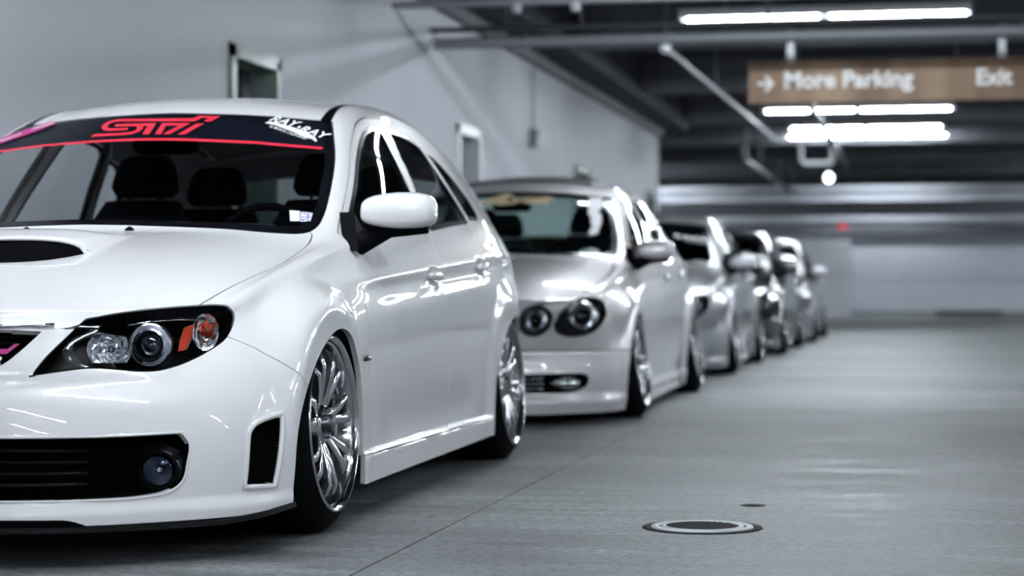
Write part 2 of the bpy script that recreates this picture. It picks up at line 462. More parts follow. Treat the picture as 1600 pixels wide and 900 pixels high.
for yy, wy in ((39.6, 'in the bay behind the u shaped pipe'), (44.7, 'in the last but two beam bay'), (49.5, 'in the last but one beam bay'), (53.7, 'right before the back wall')):
    for X, wx in ((-7.0, 'left of the aisle'), (-.9, 'over the aisle'), (5.2, 'right of the aisle')):  # added lamps, hidden above the beam bottoms, brighten the far beams and back wall
        if yy in (39.6, 49.5) or (yy < 45 and X == -.9): continue
        c = dup_tree(f0, (X, yy, 3.575)); c['label'] = 'added unseen far tube light ' + wy + ', ' + wx; c['group'] = 'added far lights hidden between the beams'
for X in (5.6, 11.8):
    for k in range(-2, 9):
        c = dup_tree(f0, (X, 3.9+5.08*k, 3.2)); c['label'] = ('near' if X < 8 else 'outer') + ' right lane tube light, ' + ORD[k+2] + ' counted from behind the camera'; c['group'] = 'ceiling lights over the right bays'
for k in range(3):
    c = dup_tree(f0, (-8, 36+6*k, 3.4)); c['label'] = ORD[k] + ' tube light round the corner behind the long wall'; c['group'] = 'ceiling lights round the corner'
# ---------------------------------------------------------------- hanging sign
M_SIGN = mat('bronze_sign_panel', (.33, .24, .16), .5, metal=.2); nt, b = nodes(M_SIGN)
n_ = noise(nt, (2.2, 1, .3), 1.1, 2, .5); r_ = ramp(nt, n_.outputs[0], [(.35, (.13, .065, .035)), (.62, (.30, .20, .125))]); nt.links.new(r_.outputs[0], b.inputs['Base Color'])
M_SIGNTXT = mat('sign_lettering', (.9, .89, .88), .5)
def text_mesh(body, size, font_scale_x=1.0, bold=0.0, shear=0.0, ext=.0):
    cu = bpy.data.curves.new('t', 'FONT'); cu.body = body; cu.size = size; cu.offset = bold; cu.shear = shear; cu.extrude = ext
    cu.resolution_u = 4
    o = bpy.data.objects.new('t', cu); COL.objects.link(o); bpy.context.view_layer.update()
    me = bpy.data.meshes.new_from_object(o.evaluated_get(bpy.context.evaluated_depsgraph_get()))
    V = [(v.co.x*font_scale_x, v.co.y, v.co.z) for v in me.vertices]; F = [tuple(p.vertices) for p in me.polygons]
    bpy.data.objects.remove(o); bpy.data.curves.remove(cu); bpy.data.meshes.remove(me)
    return V, F
YS = 16.96
def at(px, py, Y):              # point of the plane y = Y seen at a photo pixel
    s = (px-800)/F_PX; c, sn = math.cos(YAW), math.sin(YAW)
    d = Y/(s*sn+c); return (d*(s*c-sn), Y, CAM_H-(py-450)/F_PX*d)
sx0, _, sz0 = at(1169, 162, YS); sz1 = at(1169, 97, YS)[2]
sg = empty('hanging_sign', (sx0, YS, sz0), 'long bronze sign reading More Parking and Exit, hung below the ceiling', 'sign')
sh = sz1-sz0; sw = 3.3
bevel(mesh_obj('sign_panel', *box(0, sw, 0, .05, 0, sh), M_SIGN, sg, smooth=False), .006)
def sign_text(txt, px0, px1, name):
    V, F = text_mesh(txt, .20, bold=.006, ext=.003)
    xs = [v[0] for v in V]; x0, x1 = at(px0, 130, YS)[0]-sx0, at(px1, 130, YS)[0]-sx0
    k = (x1-x0)/(max(xs)-min(xs)); zz = sh*.36
    V = [((v[0]-min(xs))*k+x0, -.004-v[2], v[1]*k*.98+zz) for v in V]
    mesh_obj(name, V, F, M_SIGNTXT, sg, smooth=False)
sign_text('More Parking', 1226, 1427, 'sign_lettering')
sign_text('Exit', 1526, 1582, 'sign_lettering')
ax0 = at(1184, 130, YS)[0]-sx0; ax1 = at(1210, 130, YS)[0]-sx0; am = sh*.47
av = [(ax0, am-.012), (ax1-.03, am-.012), (ax1-.03, am+.012), (ax0, am+.012)]
def flat(poly, y, t=.006):
    n = len(poly); V = [(p[0], y, p[1]) for p in poly]+[(p[0], y-t, p[1]) for p in poly]
    return V, [tuple(range(n)), tuple(reversed(range(n, 2*n)))]+[(i, i+n, (i+1) % n+n, (i+1) % n) for i in range(n)]
ah = []
for s in (1, -1): ah.append(flat([(ax1, am), (ax1-.055, am+s*.06), (ax1-.085, am+s*.06), (ax1-.03, am)], -.001))
mesh_obj('sign_arrow', *join(flat(av, -.001), *ah), M_SIGNTXT, sg, smooth=False)
for px in (1235, 1566):
    hx = at(px, 90, YS)[0]-sx0
    mesh_obj('sign_hanger', *box(hx-.028, hx+.028, .005, .045, sh-.01, 2.80-sz0), M_TRAY, sg, smooth=False)
# ---------------------------------------------------------------- pipes
M_PIPE = mat('grey_pipe', (.20, .21, .23), .5, metal=.2); M_PIPED = mat('dark_pipe', (.035, .037, .042), .5)
M_PIPEL = mat('pale_pipe', (.34, .35, .38), .5)
def pipe(name, pts, r, m, label, rnd=.08):
    V, F = tube(arcpts(pts, rnd) if len(pts) > 2 else pts, r, 12)
    o = mesh_obj(name, V, F, m, smooth=True, sharp=50); o['label'] = label; o['category'] = 'pipe'; return o
p = pipe('water_pipe', [(XW, 16.9, 2.735), (15, 16.9, 2.735)], .048, M_PIPE, 'thick pale pipe crossing the aisle just in front of the sign')
for x in (-3.2, -2.0, -.6, .8, 2.2):
    mesh_obj('clamp', *xf(lathe([(-.02, .056), (.02, .056), (.02, .044), (-.02, .044)], 16, closed=True), Matrix.Translation((x, 16.9, 2.735))), M_PIPE, p)
p = pipe('power_conduit', [(XW, 16.75, 2.83), (15, 16.75, 2.83)], .024, M_PIPED, 'thin black conduit running along the top of the thick pale pipe')
for x in (-3.34, -2.72, -1.2, .4): mesh_obj('hanger', *tube([(x, 16.75, 2.83), (x, 16.75, 3.24)], .012, 6), M_PIPED, p)
p = pipe('water_pipe', [(XW, 15.45, 2.865), (15, 15.45, 2.865)], .03, M_PIPE, 'pale pipe at the top edge of the picture, nearest of the crossing pipes')
for x in (-3.0, -2.55): mesh_obj('sprinkler_head', *join(lathe([(-.05, .001), (-.05, .03), (-.02, .04), (.03, .035), (.03, .001)], 12, 'z')), M_PIPEL, p); p.children[-1].location = (x, 15.45, 2.83)
p = pipe('sprinkler_pipe', [(-2.42, 20.0, 3.02), (-2.26, 32.6, 3.05)], .023, M_PIPEL, 'straight pale pipe slanting down towards the far end, left of the sign')
mesh_obj('end_cap', *xf(lathe([(-.05, .001), (-.05, .055), (.05, .055), (.05, .001)], 14, 'y'), Matrix.Translation((-2.42, 20.0, 3.02))), M_PIPEL, p)
for y_ in (20.05, 24.5, 28.9): mesh_obj('hanger', *tube([(-2.42+(y_-20)*.0127, y_, 3.05), (-2.42+(y_-20)*.0127, y_, ZC)], .008, 6), M_PIPEL, p)
p = pipe('drain_pipe', [(-2.26, 32.75, 3.02), (-2.72, 32.75, 3.0), (-2.72, 32.75, 2.72), (-2.70, 46.0, 2.75)], .04, M_PIPE, 'grey pipe with an elbow where it drops and runs on to the far end', .14)
for y_ in (33.2, 36.2, 41.0, 45.6): mesh_obj('hanger', *tube([(-2.715, y_, 2.74), (-2.715, y_, ZC)], .008, 6), M_PIPEL, p)
p = pipe('sprinkler_pipe', [(-1.37, 24.5, 3.0), (-1.37, 39.8, 3.0)], .05, M_PIPED, 'dark pipe crossing in front of the bright tube lights under the sign')
for y_ in (25.0, 30.4, 35.4, 39.4): mesh_obj('hanger', *tube([(-1.37, y_, 3.0), (-1.37, y_, ZC)], .008, 6), M_PIPED, p)
pipe('conduit', [(-2.02, 36.0, ZC), (-2.02, 36.0, 2.83), (-1.48, 36.0, 2.83), (-1.48, 36.0, 3.1)], .035, M_PIPEL, 'pale u shaped conduit loop hanging beside the dark pipe', .12)
pipe('water_pipe', [(-15, 46.5, 2.80), (15, 46.5, 2.80)], .05, M_PIPE, 'thin grey pipe crossing far away under the last beams')
pipe('water_pipe', [(-15, 49.8, 2.25), (15, 49.8, 2.25)], .04, M_PIPEL, 'pale pipe crossing above the back wall, farthest of all')
x_, y_, z_ = at(1317, 354, 49.0)
o = mesh_obj('exit_lamp', *box(-.10, .10, -.03, .03, -.06, .06), mat('red_lamp', (.6, .05, .08), .5, emit=(1, .08, .12), es=.35), smooth=False); o.location = (x_, y_, z_)
o['label'] = 'small red lit box in the distance above the back wall'; o['category'] = 'lamp'
mesh_obj('hanger', *tube([(0, 0, .06), (0, 0, ZC-z_)], .008, 6), M_PIPED, o)
x_, y_, z_ = at(1295, 278, 38.0)
o = empty('bulb_lamp', (x_, y_, z_), 'small round bright bulb below the far tube lights', 'lamp')
mesh_obj('bulb', *lathe([(-.08, .001), (-.06, .05), (0, .075), (.06, .05), (.08, .02)], 16, 'z'), mat('bulb_glow', (1, 1, 1), emit=(.9, .96, 1), es=5), o)
mesh_obj('stem', *tube([(0, 0, .07), (0, 0, ZC-z_)], .012, 6), M_PIPE, o)
x_, y_, z_ = XW, 21.2, 2.26
o = empty('wall_alarm', (XW, 21.2, 2.26), 'small grey alarm box with a conduit, high on the long wall between two doors', 'alarm')
bevel(mesh_obj('alarm_box', *box(0, .09, -.07, .07, -.11, .09), M_PIPE, o, smooth=False), .01)
mesh_obj('conduit', *tube([(.03, 0, .09), (.03, 0, .86)], .011, 8), M_PIPEL, o)
# low wheel stop at the back wall
xa, ya, za = at(1462, 490, 53.5); xb = at(1565, 490, 53.5)[0]
o = bevel(mesh_obj('wheel_stop', *box(0, xb-xa, -.09, .09, 0, .14), mat('dark_rubber_kerb', (.04, .05, .045), .7), smooth=False), .03); o.location = (xa, ya, 0)
o['label'] = 'dark low wheel stop at the foot of the back wall'; o['category'] = 'wheel stop'
# ---------------------------------------------------------------- drain cover in the floor
M_IRON = mat('cast_iron', (.010, .010, .011), .8, spec=.15); M_RING = mat('worn_steel_ring', (.40, .41, .43), .5, metal=.4)
dr = empty('drain_cover', (-.626, 6.07, 0), 'round iron drain cover with two pale rings set in the concrete', 'drain cover')
mesh_obj('outer_seat', *lathe([(0, .176), (.003, .174), (.003, .150), (.001, .148)], 64, 'z'), M_IRON, dr)
mesh_obj('outer_ring', *lathe([(.001, .150), (.006, .148), (.006, .128), (.001, .126)], 64, 'z'), M_RING, dr)
mesh_obj('groove', *lathe([(.0025, .127), (.0025, .110)], 64, 'z'), M_IRON, dr)
mesh_obj('inner_ring', *lathe([(.001, .122), (.007, .120), (.007, .107), (.001, .105)], 64, 'z'), M_RING, dr)
gb = [lathe([(.0015, .0001), (.0015, .106)], 48, 'z')]
for k in range(-7, 8):
    hh = math.sqrt(.104**2-(k*.0135)**2); a = Matrix.Rotation(math.radians(28), 4, 'Z')
    gb.append(xf(box(k*.0135-.0042, k*.0135+.0042, -hh, hh, .001, .007), a))
mesh_obj('grate', *join(*gb), M_IRON, dr, smooth=False)
o = mesh_obj('floor_plug', *lathe([(.0005, .0001), (.004, .018), (.003, .026), (.001, .042)], 20, 'z'), M_IRON); o.location = (-.53, 6.72, 0); o.scale = (1, 1.0, 1)
o['label'] = 'small dark metal plug in the floor behind the round drain cover'; o['category'] = 'floor plug'
# ---------------------------------------------------------------- car building
def away(*c):          # mask maker: keep vertices where every (axis, lo, hi) holds
    def m(V):
        ok = np.ones(len(V), bool)
        for a, lo, hi in c: ok &= (V[:, a] > lo) & (V[:, a] < hi)
        return ok
    return m
class Surf:
    def __init__(s, V, F):
        V = [tuple(v) for v in V]; n = len(V)
        VV = V+[(-v[0], v[1], v[2]) for v in V]; FF = [tuple(f) for f in F]+[tuple(i+n for i in reversed(f)) for f in F]
        s.b = BVHTree.FromPolygons(VV, FF)
    def hit(s, o, d):
        h = s.b.ray_cast(Vector(o), Vector(d), 10)
        if h[0] is None: return None
        n = h[1].normalized()
        if n.dot(Vector(d)) > 0: n = -n
        return h[0], n
    def front(s, x, z): return s.hit((x, -3, z), (0, 1, 0))
    def side(s, y, z, sg=1): return s.hit((3*sg, y, z), (-sg, 0, 0))
    def top(s, x, y): return s.hit((x, y, 3), (0, 0, -1))
def on_surf(VF, fn, off=.0025):
    """lay a flat (u, v, w) mesh on the skin; fn(u, v) -> (point, normal)"""
    V = []; last = None
    for v in VF[0]:
        h = fn(v[0], v[1]) or last
        if h is None: h = (Vector((0, 0, -5)), Vector((0, 0, 1)))
        last = h; V.append(tuple(h[0]+h[1]*(off+(v[2] if len(v) > 2 else 0))))
    return V, VF[1]
def tri_poly(pts):
    from mathutils.geometry import tessellate_polygon
    P = [Vector((p[0], p[1], 0)) for p in pts]
    return [tuple(p) for p in P], [tuple(t) for t in tessellate_polygon([P])]
def outline(S, pts, fn, r, name, m, parent, smooth=6, closed=True, off=0, n=6):
    P = smooth_poly(pts, smooth, closed); W = []
    for p in P:
        h = fn(p[0], p[1])
        if h: W.append(h[0]+h[1]*off)
    if closed: W.append(W[0]); 
    V, F = tube(W, r, n, cap=not closed)
    return mesh_obj(name, V, F, m, parent)
def camber_rot(sg, deg): return Matrix.Rotation(math.radians(-deg*sg), 4, 'Y')
WHEEL_CACHE = {}
def wheel_meshes(style, R, r, w, detail):
    key = (style, R, r, w, detail)
    if key in WHEEL_CACHE: return WHEEL_CACHE[key]
    n = 64 if detail > 1 else 36
    D = {}
    def mk(nm, VF, m, sharp=35):
        o = mesh_obj(nm, VF[0], VF[1], m, None, sharp=sharp); me = o.data; bpy.data.objects.remove(o); D[nm] = me
    # outer face at x = 0, +x = outwards
    mk('rim', lathe([(-.012, r-.016), (-.003, r-.010), (0, r-.004), (-.003, r), (-.012, r+.003), (-.03, r-.003), (-.032, r-.010), (-.018, r-.016), (-.022, r-.022), (-.060, r-.030), (-.065, r-.040), (-.12, r-.048), (-w*.9, r-.04), (-w+.02, r)], n), M_ALLOY)
    mk('tyre', lathe([(-.004, r-.001), (-.010, r+.012), (-.020, r+(R-r)*.45), (-.038, R-.012), (-.052, R-.003), (-.07, R), (-w+.04, R), (-w+.015, R-.012), (-w, r+.01), (-w+.02, r-.002)], n), M_RUBBER)
    if style == 'twin': ns, sp0, sp1 = 7, 4.5, 11.0
    elif style == 'five': ns, sp0, sp1 = 5, 0, 0
    elif style == 'mesh': ns, sp0, sp1 = 9, 4, 9
    else: ns, sp0, sp1 = 10, 0, 0
    wd = {'twin': .0150, 'five': .026, 'mesh': .008, 'multi': .011}[style]
    def bar(a0, a1):
        V = []; F = []; secs = []
        for t in (0, .25, .5, .75, .92, 1.0):
            rad = .042+(r-.030-.042)*t; a = math.radians(a0+(a1-a0)*t**.8)
            x = -.046+.032*math.sin(t*math.pi*.55)-(.030*max(0, t-.85)/.15)
            h = wd*(1.15-.35*t); dp = .020-.006*t
            c = Vector((x, rad*math.cos(a), rad*math.sin(a))); tv = Vector((0, -math.sin(a), math.cos(a)))
            secs.append([c+tv*h-Vector((dp*1.6, 0, 0)), c+tv*h*.95, c+tv*h*.4+Vector((.005, 0, 0)), c-tv*h*.4+Vector((.005, 0, 0)), c-tv*h*.95, c-tv*h-Vector((dp*1.6, 0, 0))])
        m_ = 6
        for s_ in secs: V += [tuple(p) for p in s_]
        for i in range(len(secs)-1):
            for k in range(m_): F.append((i*m_+k, (i+1)*m_+k, (i+1)*m_+(k+1) % m_, i*m_+(k+1) % m_))
        F.append(tuple(range(m_))); F.append(tuple(reversed(range((len(secs)-1)*m_, len(secs)*m_))))
        return V, F
    step = 360/ns
    if sp1: mk('spoke', join(bar(sp0, sp1), bar(-sp0, -sp1)), M_ALLOY, 50)
    else: mk('spoke', bar(0, 0), M_ALLOY, 50)
    D['ns'] = ns
    mk('hub_cap', lathe([(-.006, .0001), (-.008, .022), (-.014, .027), (-.034, .030)], 24), M_DARKMET)
    mk('hub', lathe([(-.030, .020), (-.030, .050), (-.040, .062), (-.075, .072), (-.09, .07)], 32), M_ALLOY)
    mk('lug_nut', xf(lathe([(-.012, .0001), (-.012, .007), (-.036, .009)], 8), Matrix.Translation((0, .040, 0))), M_CHROME)
    mk('brake_disc', lathe([(-.120, .06), (-.118, .155), (-.128, .158), (-.14, .155), (-.14, .05)], 40), M_DARKMET)
    mk('brake_caliper', join(box(-.155, -.098, .10, .175, -.07, .07)), M_DARKMET)
    WHEEL_CACHE[key] = D; return D
def add_wheel(root, style, x, y, sg, R, r, w, camber, detail, spin=0):
    D = wheel_meshes(style, R, r, w, detail)
    z = R*math.cos(math.radians(camber))+.0 
    M = Matrix.Translation((sg*x, y, z+.002)) @ Matrix.Rotation(math.radians(-camber*sg), 4, 'Y') @ (Matrix.Rotation(math.pi, 4, 'Z') if sg < 0 else Matrix.Identity(4)) @ Matrix.Rotation(math.radians(spin), 4, 'X')
    rim = link(bpy.data.objects.new('wheel', D['rim']), root); rim.matrix_local = M
    def add(nm, rot=0):
        o = link(bpy.data.objects.new(nm, D[nm]), rim); o.rotation_euler = (math.radians(rot), 0, 0); return o
    add('tyre')
    for k in range(D['ns']): add('spoke', k*360/D['ns'])
    add('hub')
    if detail > 0:
        add('hub_cap'); add('brake_disc')
    if detail > 1:
        add('brake_caliper', 180-spin)
        for k in range(5): add('lug_nut', k*72+10)
    return rim
def seat(root, x, y, w=.50):
    def pad(p0, p1, t, wid, nm, par):
        a = Vector(p1)-Vector(p0); L = a.length; d = a.normalized(); s = Vector((1, 0, 0)); n = s.cross(d)
        V = []; F = []
        rows = 6
        for i in range(rows+1):
            tt = i/rows; c = Vector(p0)+a*tt; ww = wid*(1-.28*tt**2)/2; th = t*(1-.3*tt)
            if i in (0, rows): ww *= .86; th *= .6
            for k in range(12):
                q = 2*math.pi*k/12; ca, sa = math.cos(q), math.sin(q)
                V.append(tuple(c+s*ww*math.copysign(abs(ca)**.5, ca)+n*th/2*math.copysign(abs(sa)**.6, sa)))
        for i in range(rows):
            for k in range(12): F.append((i*12+k, i*12+(k+1) % 12, (i+1)*12+(k+1) % 12, (i+1)*12+k))
        F.append(tuple(reversed(range(12)))); F.append(tuple(range(rows*12, rows*12+12)))
        return mesh_obj(nm, V, F, M_CABIN, par)
    b = pad((x, y+.30, .42), (x, y+.56, 1.02), .15, w, 'seat', root)
    pad((x, y-.18, .36), (x, y+.34, .36), .16, w, 'seat_cushion', b)
    pad((x, y+.575, 1.05), (x, y+.61, 1.20), .10, .27, 'headrest', b)
    for s_ in (-.06, .06): mesh_obj('headrest_post', *tube([(x+s_, y+.55, .98), (x+s_, y+.59, 1.08)], .006, 6), M_DARKMET, b)
    return b
def cabin(root, S, rearseat=True, lhd=True):
    yb = .42
    V = [(-.74, .40, .83), (.74, .40, .83), (.72, .60, .845), (.70, .78, .80), (.70, .84, .68), (.70, .84, .45)]
    prof = [(.33, .80), (.38, .845), (.62, .860), (.78, .835), (.85, .74), (.86, .45), (.30, .45)]
    n = len(prof); P = [(x, y, z) for x in (-.70, .70) for y, z in prof]
    F = [(i, (i+1) % n, (i+1) % n+n, i+n) for i in range(n)]+[tuple(reversed(range(n))), tuple(range(n, 2*n))]
    d = mesh_obj('dashboard', P, F, M_CABIN, root, sharp=30); bevel(d, .02)
    # instrument hood
    sx = .36 if lhd else -.36
    hd = xf(lathe([(-.17, .001), (-.17, .05), (-.12, .075), (.12, .075), (.17, .05), (.17, .001)], 20), Matrix.Translation((sx, .70, .835)))
    mesh_obj('gauge_hood', *hd, M_CABIN, d)
    ring = []
    for k in range(33):
        q = 2*math.pi*k/32; ring.append(Vector((sx+.185*math.cos(q), .98+.05*math.sin(q), .80+.178*math.sin(q))))
    st = mesh_obj('steering_wheel', *tube(ring, .015, 8, cap=False), M_PLAST, root)
    for a in (0, math.pi, -math.pi/2):
        mesh_obj('wheel_spoke', *tube([(sx, .97, .80), (sx+.18*math.cos(a), .98+.05*math.sin(a), .80+.17*math.sin(a))], .012, 6), M_PLAST, st)
    mesh_obj('steering_boss', *xf(lathe([(-.02, .001), (-.02, .05), (.02, .06), (.03, .001)], 16, 'y'), Matrix.Translation((sx, .97, .80))), M_PLAST, st)
    for x in (-.36, .36): seat(root, x, 1.18)
    if rearseat:
        b = seat(root, -.36, 2.0, .56); b.name = 'rear_seat'
        b = seat(root, .36, 2.0, .56); b.name = 'rear_seat'
    # rear-view mirror
    m = mesh_obj('interior_mirror', *xf(lathe([(-.12, .001), (-.115, .02), (-.09, .033), (.09, .033), (.115, .02), (.12, .001)], 16), Matrix.Translation((0, 1.02, 1.19)) @ Matrix.Diagonal((1, .6, 1, 1))), M_PLAST, root)
    mesh_obj('mirror_stem', *tube([(0, 1.02, 1.19), (0, .96, 1.235)], .012, 8), M_PLAST, m)
def side_mirror(root, m_paint, sg, c, size=(.118, .085, .066), arm=(.80, .50, .86)):
    cx, cy, cz = c; sx, sy, sz = size; V = []; F = []; n = 24; rows = 14
    for i in range(rows+1):
        t = -1+2*i/rows; a = t*math.pi/2; ex = math.copysign(abs(math.sin(a))**.62, t)
        pr = max(math.cos(a), 0)**.5
        lift = .012*(1-ex)*.5
        for k in range(n):
            q = 2*math.pi*k/n; ca, sa = math.cos(q), math.sin(q)
            yy = math.copysign(abs(ca)**.75, ca)*sy; zz = math.copysign(abs(sa)**(.8 if sa > 0 else .45), sa)*sz*(1 if sa > 0 else .85)
            if yy > 0: yy *= .45
            taper = 1-.16*max(0, -ex)
            V.append((sg*(cx+ex*sx), cy+yy*pr-.02*ex*0, cz+zz*pr*taper-.006*ex*0))
    for i in range(rows):
        for k in range(n):
            f = (i*n+k, i*n+(k+1) % n, (i+1)*n+(k+1) % n, (i+1)*n+k); F.append(f if sg > 0 else tuple(reversed(f)))
    F.append(tuple(range(n))); F.append(tuple(range(rows*n, rows*n+n)))
    o = mesh_obj('door_mirror', V, F, m_paint, root)
    ax, ay, az = arm
    base = []
    P = [(sg*(ax-.02), ay+.02, az-.035), (sg*(ax+.02), ay+.02, az-.030), (sg*(cx-sx*.3), cy+.01, cz-sz*.80), (sg*(cx+sx*.75), cy+.01, cz-sz*.86)]
    mesh_obj('mirror_foot', *tube(P, [.045, .036, .030, .014], 12), M_PLAST, o)
    g = tri_poly([(ay-.055, az-.055), (ay+.03, az-.03), (ay+.12, az-.018), (ay+.055, az+.07)])
    tv = [(sg*(ax+.018-(v[1]-az)*.35), v[0], v[1]) for v in g[0]]; tv2 = [(sg*(ax-.03-(v[1]-az)*.35), v[0], v[1]) for v in g[0]]
    nn = len(tv); mesh_obj('sail_panel', tv+tv2, [f for f in g[1]]+[tuple(i+nn for i in f) for f in g[1]]+[(i, (i+1) % nn, (i+1) % nn+nn, i+nn) for i in range(nn)], M_PLAST, o, smooth=False)
    gx = [(sg*(cx+sx*.85*math.cos(q)), cy+sy*.40, cz+sz*.78*math.sin(q)) for q in np.linspace(0, 2*math.pi, 24, endpoint=False)]
    mesh_obj('mirror_glass', gx+[(p[0], p[1]+.004, p[2]) for p in gx], [tuple(range(24)), tuple(reversed(range(24, 48)))]+[(i, (i+1) % 24, (i+1) % 24+24, i+24) for i in range(24)], M_CHROME, o, sharp=30)
    return o
def handle(root, surf, y, z, m, sg):
    P = []
    for t in np.linspace(0, 1, 9):
        h = surf.side(y-.085+.17*t, z+.004*t, sg)
        P.append(h[0]+h[1]*(.004+.022*math.sin(math.pi*min(max(t, .03), .97))**.45))
    V, F = tube(P, [.010, .013, .015, .016, .016, .016, .015, .013, .010], 10)
    return mesh_obj('door_handle', V, F, m, root)
def both_sides(sk, lab, name, m, root, flange=.012, sub=None):
    V, F = sk.extract(lab, flange)
    if not F: return None, None
    a = mesh_obj(name, V, F, m, root); b = mesh_obj(name, *mirror(V, F), m, root)
    return a, b
def central(sk, lab, name, m, root, flange=.012, off=0.0):
    V, F = sk.extract(lab, flange, both=True, off=off)
    return mesh_obj(name, V, F, m, root) if F else None
def lamp_pair(sk, lab, root, name, m_house, depth=.05, lens=None):
    """recessed lamp on both sides: dark bowl behind a clear lens; returns the two housings"""
    V, F = sk.extract(lab, 0, off=depth); V2, F2 = sk.extract(lab, depth)
    nf = len(sk.extract(lab, 0)[1]); VF = join((V, F), (V2, F2[nf:]))
    L = sk.extract(lab, 0, off=-.0005); out = []
    for sg in (1, -1):
        a, b = (VF, L) if sg > 0 else (mirror(*VF), mirror(*L))
        h = mesh_obj(name, *a, m_house, root); mesh_obj('lens', *b, lens or G_CLEAR, h); out.append(h)
    return out
def recess(sk, lab, root, name, m, depth, both=True):
    V, F = sk.extract(lab, 0, both=both, off=depth); V2, F2 = sk.extract(lab, depth, both=both)
    nf = len(sk.extract(lab, 0, both=both)[1]); VF = join((V, F), (V2, F2[nf:]))
    o = mesh_obj(name, *VF, m, root)
    if not both: return o, mesh_obj(name, *mirror(*VF), m, root)
    return o
def underbody(root, S, wb, hw=.70, zb=.13):
    """floor pan, wheel wells and bulkheads so that the shell is dark and closed from below"""
    yf, yr = S['yf'][6]+.10, S['yr'][6]-.10
    P = [box(-hw+.06, hw-.06, .42, wb-.42, zb, zb+.02), box(-.52, .52, -.62, .45, zb, zb+.02), box(-.52, .52, wb-.45, wb+.55, zb+.03, zb+.05),
         box(-.52, .52, .30, .34, zb, .74), box(-.52, -.50, -.55, .45, zb, .56), box(.50, .52, -.55, .45, zb, .56), box(-.52, -.50, wb-.45, wb+.45, zb, .75), box(.50, .52, wb-.45, wb+.45, zb, .75),
         box(-.55, .55, -.62, -.60, zb, .56), box(-.70, .70, wb+.45, wb+.47, zb, .80), box(-.72, .72, .45, wb-.42, .30, .31)]
    mesh_obj('underbody', *join(*P), M_VOID, root, smooth=False)
    W = []
    for y in (0, wb):
        V, F = lathe([(.50, .42), (.80, .415)], 32); V = [(v[0], v[1]+y, max(v[2]*.98+.255, .04)) for v in V]; W.append((V, F))
    for VF in W:
        mesh_obj('wheel_well', *VF, M_VOID, root); mesh_obj('wheel_well', *mirror(*VF), M_VOID, root)
WHITE = dict(
 E=[(.640,-.445,.652),(.680,-.29,.700),(.705,-.06,.752),(.715,.17,.800),(.720,.38,.850),(.715,.58,.950),(.665,.87,1.125),(.600,1.22,1.292),(.568,1.62,1.352),(.560,2.0,1.362),(.560,2.35,1.338),(.555,2.70,1.297),(.550,2.95,1.255),(.545,3.08,1.215)],
 C=[(-.80,.655),(-.52,.740),(-.28,.795),(-.02,.838),(.18,.868),(.33,.905),(.68,1.105),(1.10,1.322),(1.56,1.398),(1.98,1.405),(2.36,1.385),(2.72,1.345),(2.98,1.300),(3.12,1.255)],
 pz=[2,2.4,2.8,3,3,2.6,2.2,2.2,2.2,2.2,2.2,2.2,2.2,2.2],
 yb=[0,-.29,-.05,.20,.40,.60,.92,1.28,1.68,2.05,2.35,2.65,2.93,0],
 bul=[.012,.014,.018,.02,.012,.004,.010,.015,.015,.015,.015,.015,.015,.015],
 bulz=[.008,.015,.022,.025,.01,0,0,0,0,0,0,0,0,0],
 rx={3:[(-.45,.690),(-.29,.750),(-.05,.788),(0,.795),(.4,.815),(1.0,.825),(2,.815),(2.6,.795),(3.2,.70)],
     4:[(-.47,.755),(-.29,.805),(-.05,.838),(0,.845),(.4,.862),(1.2,.872),(2,.868),(2.6,.855),(3.3,.76)],
     5:[(-.5,.805),(-.3,.848),(0,.865),(.4,.878),(1.2,.886),(2,.884),(2.6,.872),(3.0,.84),(3.3,.78)],
     6:[(-.6,.825),(-.3,.865),(0,.875),(.4,.880),(1.2,.886),(2,.886),(2.6,.874),(3.0,.83),(3.3,.78)],
     7:[(-.6,.83),(-.3,.875),(0,.88),(.4,.872),(1.2,.872),(2,.876),(2.6,.870),(3.0,.82),(3.3,.77)],
     8:[(-.6,.82),(-.3,.872),(0,.88),(.4,.868),(1.2,.868),(2,.872),(2.6,.866),(3.0,.81),(3.3,.76)]},
 rz={3:[(-.5,.585),(-.3,.640),(-.05,.695),(.2,.745),(.4,.800),(.6,.845),(1.1,.880),(2,.938),(2.6,.965),(3.3,.95)],
     4:[(-.5,.52),(-.3,.575),(0,.640),(.4,.700),(1.3,.755),(2.3,.812),(3.3,.82)],
     5:[(-.5,.45),(-.3,.48),(0,.52),(.4,.56),(1.3,.60),(2.3,.63),(3.3,.62)],
     6:[(-.5,.36),(0,.38),(.4,.39),(2.3,.40),(3.3,.42)],
     7:[(-.5,.23),(0,.21),(3.3,.26)],
     8:[(-.5,.108),(-.3,.112),(0,.10),(3.3,.13)]},
 y0=[0,0,0,-.40,-.44,-.48,-.50,-.50,-.48], y1=[0,0,0,3.20,3.25,3.30,3.33,3.33,3.30],
 yf=[-.80,-.835,-.868,-.895,-.91,-.92,-.925,-.93,-.93], zf=[.655,.635,.59,.53,.46,.38,.29,.19,.105],
 yr=[3.12,3.18,3.25,3.33,3.40,3.45,3.48,3.48,3.45], zr=[1.255,1.17,1.06,.95,.82,.66,.48,.30,.16], pn=[2.3,2.3,2.35,2.45,2.6,2.9,3.1,3.2,3.2])
def flares(V, S, wy=(0, 2.625), wz=.27, lip=.892, r0=.36, r1=.48):
    V = V.copy()
    for yc in wy:
        r = np.hypot(V[:, 1]-yc-.01, V[:, 2]-wz)
        side = sstep(.66, .76, V[:, 0])*sstep(-.60, -.44, V[:, 1])
        side = side*(1-.8*sstep(.12, .42, V[:, 1]-yc))
        V[:, 0] += side*(1-sstep(r0, r1, r))*np.maximum(lip-V[:, 0], 0)
    return V
